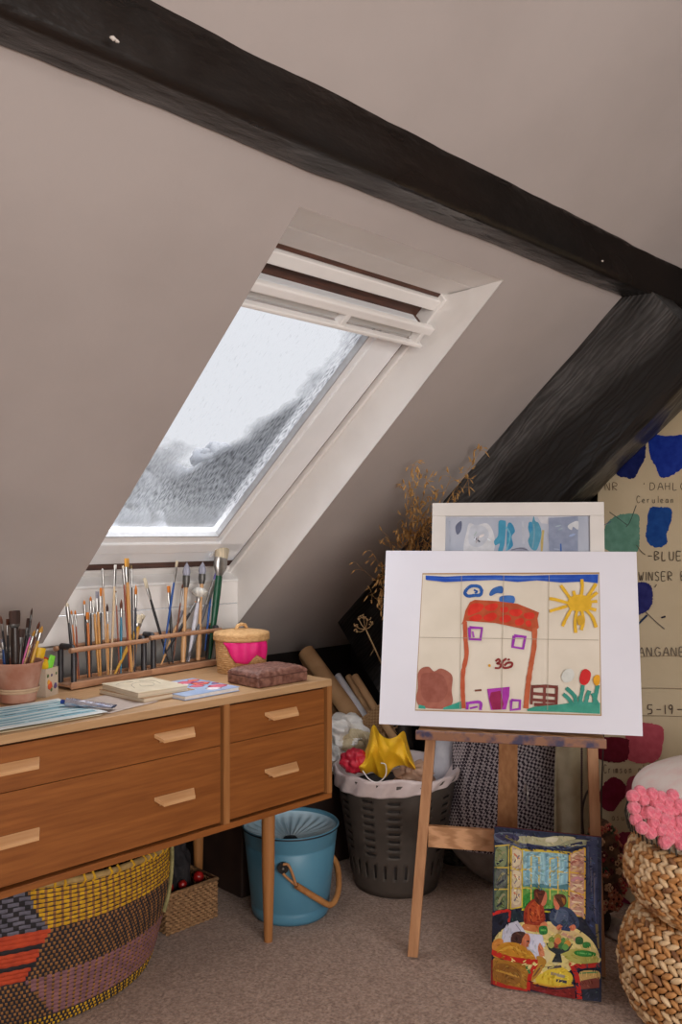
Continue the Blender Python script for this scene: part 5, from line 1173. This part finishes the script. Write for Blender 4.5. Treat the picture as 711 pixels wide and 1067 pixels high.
# two plaited poufs
PC = RF(.918, 2.10, 0); hy = [pm('plait_honey', (196,142,86), (170,116,64), 60, .6, .4, 150), pm('plait_pale', (226,196,156), (204,170,126), 60, .6, .4, 150), pm('plait_brown', (150,104,66), (120,80,50), 60, .6, .4, 150), pm('plait_gap', (70,44,26), None, 20, .9)]
def pouf(name, c, R_, h, label, seed):
    random.seed(seed); t = thing(name, c, label, 'pouf', 'plaited poufs stacked in the right corner')
    def prof(s):     # s along the side curve, bottom -> top centre
        if s < .62: th_ = (s/.62-.5)*math.pi*.92; return R_-.085+.085*math.cos(th_), h/2+(h/2)*math.sin(th_)
        q = (s-.62)/.38; return (R_-.075)*(1-q), h*(.995)+.006*math.sin(q*3)
    core = MB().lathe(c, [(max(prof(s/40)[0]-.012, 0), min(max(prof(s/40)[1], .008), h-.012)+.002) for s in range(41)], 60); core.build('pouf_core', hy[3], t)
    m = MB(); rows = 34
    for i in range(rows):
        s = (i+.5)/rows; r, z = prof(s); r2, z2 = prof(min(1, s+.01)); tz = Vector((r2-r, 0, z2-z)).normalized() if s < .99 else Vector((-1,0,0))
        n_ = max(6, int(2*math.pi*r/.0235)); 
        for k in range(n_):
            a = 2*math.pi*(k+.5*(i % 2))/n_; ca, sa = math.cos(a), math.sin(a)
            er = Vector((ca, sa, 0)); et = Vector((-sa, ca, 0)); um = er*tz.x+Vector((0,0,1))*tz.z; nn = et.cross(um)
            if nn.dot(er+Vector((0,0,.3))) < 0: nn = -nn
            p = c+er*r+Vector((0,0,z))
            if p.z < .008: p.z = .008
            sl_ = .55 if i % 2 else -.55
            L_ = (et+um*sl_).normalized(); S_ = nn.cross(L_)
            rot = Matrix((L_, S_, nn)).transposed()
            w_ = random.choice([0,0,0,0,0,1,1,1,1,2])
            m.blob(p+nn*random.uniform(-.002,.002), (.0165, .0075, .0070), 8, 5, 0, 1, w_, rot=rot)
    m.build('plaited_weave', hy, t); return t
pouf('woven_pouf', PC+RT*.030+Vector((0,0,0.006)), .258, .262, 'lower plaited water-hyacinth pouf standing on the carpet', 3)
pouf('woven_pouf', PC+RT*.026+Vector((0,0,.276)), .240, .185, 'upper plaited water-hyacinth pouf under the cushion with pink pompoms', 4)
# cushion with crocheted edge and pompoms
cz = .278+.185+.012; CC = PC+RT*.045+FW*.02
t = thing('cushion', CC+Vector((0,0,cz)), 'white cushion with a crocheted edge and pink pompoms on the upper pouf', 'cushion')
cw = pm('white_printed_cotton', (226,214,208), (222,190,186), 18, .9, .2, 60, contrast=(.5,.75))
m = MB(); m.blob(CC+Vector((0,0,cz+.075)), (.236,.236,.085), 48, 24, .05, 2); m.build('cushion_cover', cw, t)
m = MB(); m2 = MB()
for k in range(90):
    a = 2*math.pi*k/90; r = .234; p = CC+Vector((math.cos(a)*r, math.sin(a)*r, cz+.012+.003*math.sin(k*1.3)))
    m.blob(p, (.017,.017,.028), 8, 6)
    m2.tube([p+Vector((math.cos(a)*.014, math.sin(a)*.014, -.026)), p+Vector((math.cos(a)*.0185, math.sin(a)*.0185, 0)), p+Vector((math.cos(a)*.012, math.sin(a)*.012, .026))], .0022, 5)
m.build('crocheted_edge', pm('white_crochet', (206,196,180), (176,160,136), 80, .9, .6, 120), t); m2.build('crochet_stitches', plain((70,66,58), .9), t)
pp = pm('pink_wool_pompom', (238,134,150), (220,100,122), 90, 1, 1, 160, sheen=.4, dist=.006)
random.seed(2)
for (x, y) in ((659,829),(667,825),(660,841),(664,855),(671,834),(679,827),(688,830),(676,846),(669,862),(681,858),(686,842),(695,836),(700,828),(691,853),(698,846),(706,838),(679,868),(688,864),(697,866),(707,856),(704,872),(711,846),(692,877),(711,866),(711,880),(719,860),(720,845),(721,878),(684,838),(693,845),(699,856),(707,865),(690,836),(713,852),(704,846),(683,848),(697,874),(714,873),(716,838),(673,848)):
    p0_ = at_F(x, y, 1.945); # on the cushion's near face
    best = at_F(x, y, 1.925+.0011*max(0, 880-y)+.0002*(x-655))
    mm = MB().blob(best+FW*(.006*math.sin(x*7.3+y*3.1)), .0150, 18, 14, .12, 7, seed=x*.1); mm.build('pompom', pp, t)

# dried grasses and a seed head in a slim vase behind the easel
vc = RF(.23, 3.24, 0); t = thing('floor_vase', vc, 'slim dark floor vase hidden behind the easel, holding the dried grasses', 'vase')
MB().lathe(vc, [(0,.003), (.045,.003), (.05,.02), (.055,.25), (.04,.42), (.030,.5), (.034,.52), (.028,.52), (.034,.42), (.045,.25), (.04,.02), (0,.01)], 32).build('vase_body', plain((52,44,40), .5), t)
gr = pm('dry_oat_grass', (216,172,110), (176,130,74), 60, .8); top = vc+Vector((0,0,.50))
def leaf(m, p, d, L, w):
    d = d.normalized(); s = d.cross(Vector((.3,.5,.8))).normalized(); m.tube([p, p+d*L*.35, p+d*L*.7, p+d*L], [w*.3, w, w*.7, w*.05], 5, flat=.45, caps=False)
random.seed(21)
stems = [((431,484),3.0,34),((445,500),3.02,30),((425,510),2.98,34),((436,525),3.05,34),((452,512),2.95,26),((440,540),2.98,34),((428,560),3.05,30),((415,545),2.95,24),((500,470),3.05,26),((488,500),3.0,22),((470,497),2.95,22),((388,575),2.98,16),((372,587),3.0,8),((398,600),3.0,26),((388,620),2.96,20),((405,560),3.0,18),((450,560),2.95,34),((437,575),3.0,30),((450,535),3.0,30),((410,610),2.98,26),((405,585),2.98,18)]
for k, ((x, y), Fd, nleaf) in enumerate(stems):
    tip = at_F(x, y, Fd)
    while tip.z > ceil(tip.y)-.05 or tip.x > 2.47: Fd -= .01; tip = at_F(x, y, Fd)
    base = vc+Vector((random.uniform(-.015,.015), random.uniform(-.015,.015), .06)); mouth = vc+Vector((random.uniform(-.018,.018), random.uniform(-.018,.018), .52))
    mid = mouth.lerp(tip, .55)+Vector((0,0,.10))+RT*((tip-mouth).dot(RT))*-.22
    path = bez([base, mouth, mid, tip], 10); path = path[:]
    stt = MB().tube(path, [.0016-.0010*i/len(path) for i in range(len(path))], 5)
    for q in range(int(nleaf*.85)):
        i = len(path)-1-int(random.random()**1.3*9); p = path[i]; dirn = (path[i]-path[i-1]).normalized()
        off = Vector((random.gauss(0,1), random.gauss(0,1), random.gauss(-.3,.8))).normalized(); br = p+(dirn*.5+off).normalized()*random.uniform(.008,.034)
        stt.tube([p, p.lerp(br, .6)+Vector((0,0,.002)), br], .0005, 4, caps=False)
        dd = (off*.5+Vector((0,0,-.7 if random.random() < .6 else .4))+dirn*.3)
        leaf(stt, br, dd, random.uniform(.016,.031), .0040); leaf(stt, br, dd+off*.5, random.uniform(.010,.022), .0028)
    o = stt.build('dried_oat_stem', gr); tag(o, 'arching dried oat stem with small golden spikelets behind the easel', 'dried stem', 'dried oat stems in the corner vase')
sh_ = MB(); tipx = at_F(381, 655, 3.0); mouth = vc+Vector((-.02,-.01,.52))
path = bez([vc+Vector((0,0,.08)), mouth, at_F(397, 690, 3.0), tipx], 8); sh_.tube(path, .0028, 6)
for (x, y) in ((370,652),(374,645),(383,646),(388,650),(372,658),(379,643)):
    e = at_F(x, y, 3.0+random.uniform(-.02,.02)); sh_.tube(bez([tipx, tipx.lerp(e, .5)+Vector((0,0,-.006)), e], 4), .0015, 5); sh_.blob(e, .0045, 6, 5)
    for q in range(5): sh_.blob(e+Vector((random.gauss(0,.006), random.gauss(0,.006), random.gauss(.002,.004))), .0026, 5, 4)
for (x, y) in ((386,683),(392,680)): sh_.tube([path[-6], at_F(x, y, 3.0)], .001, 5)
tag(sh_.build('dried_seed_head', pm('pale_dry_stalk', (196,164,120), (170,136,94), 30, .8)), 'pale dried umbel seed head on one thick stalk left of the mount board', 'dried flower')
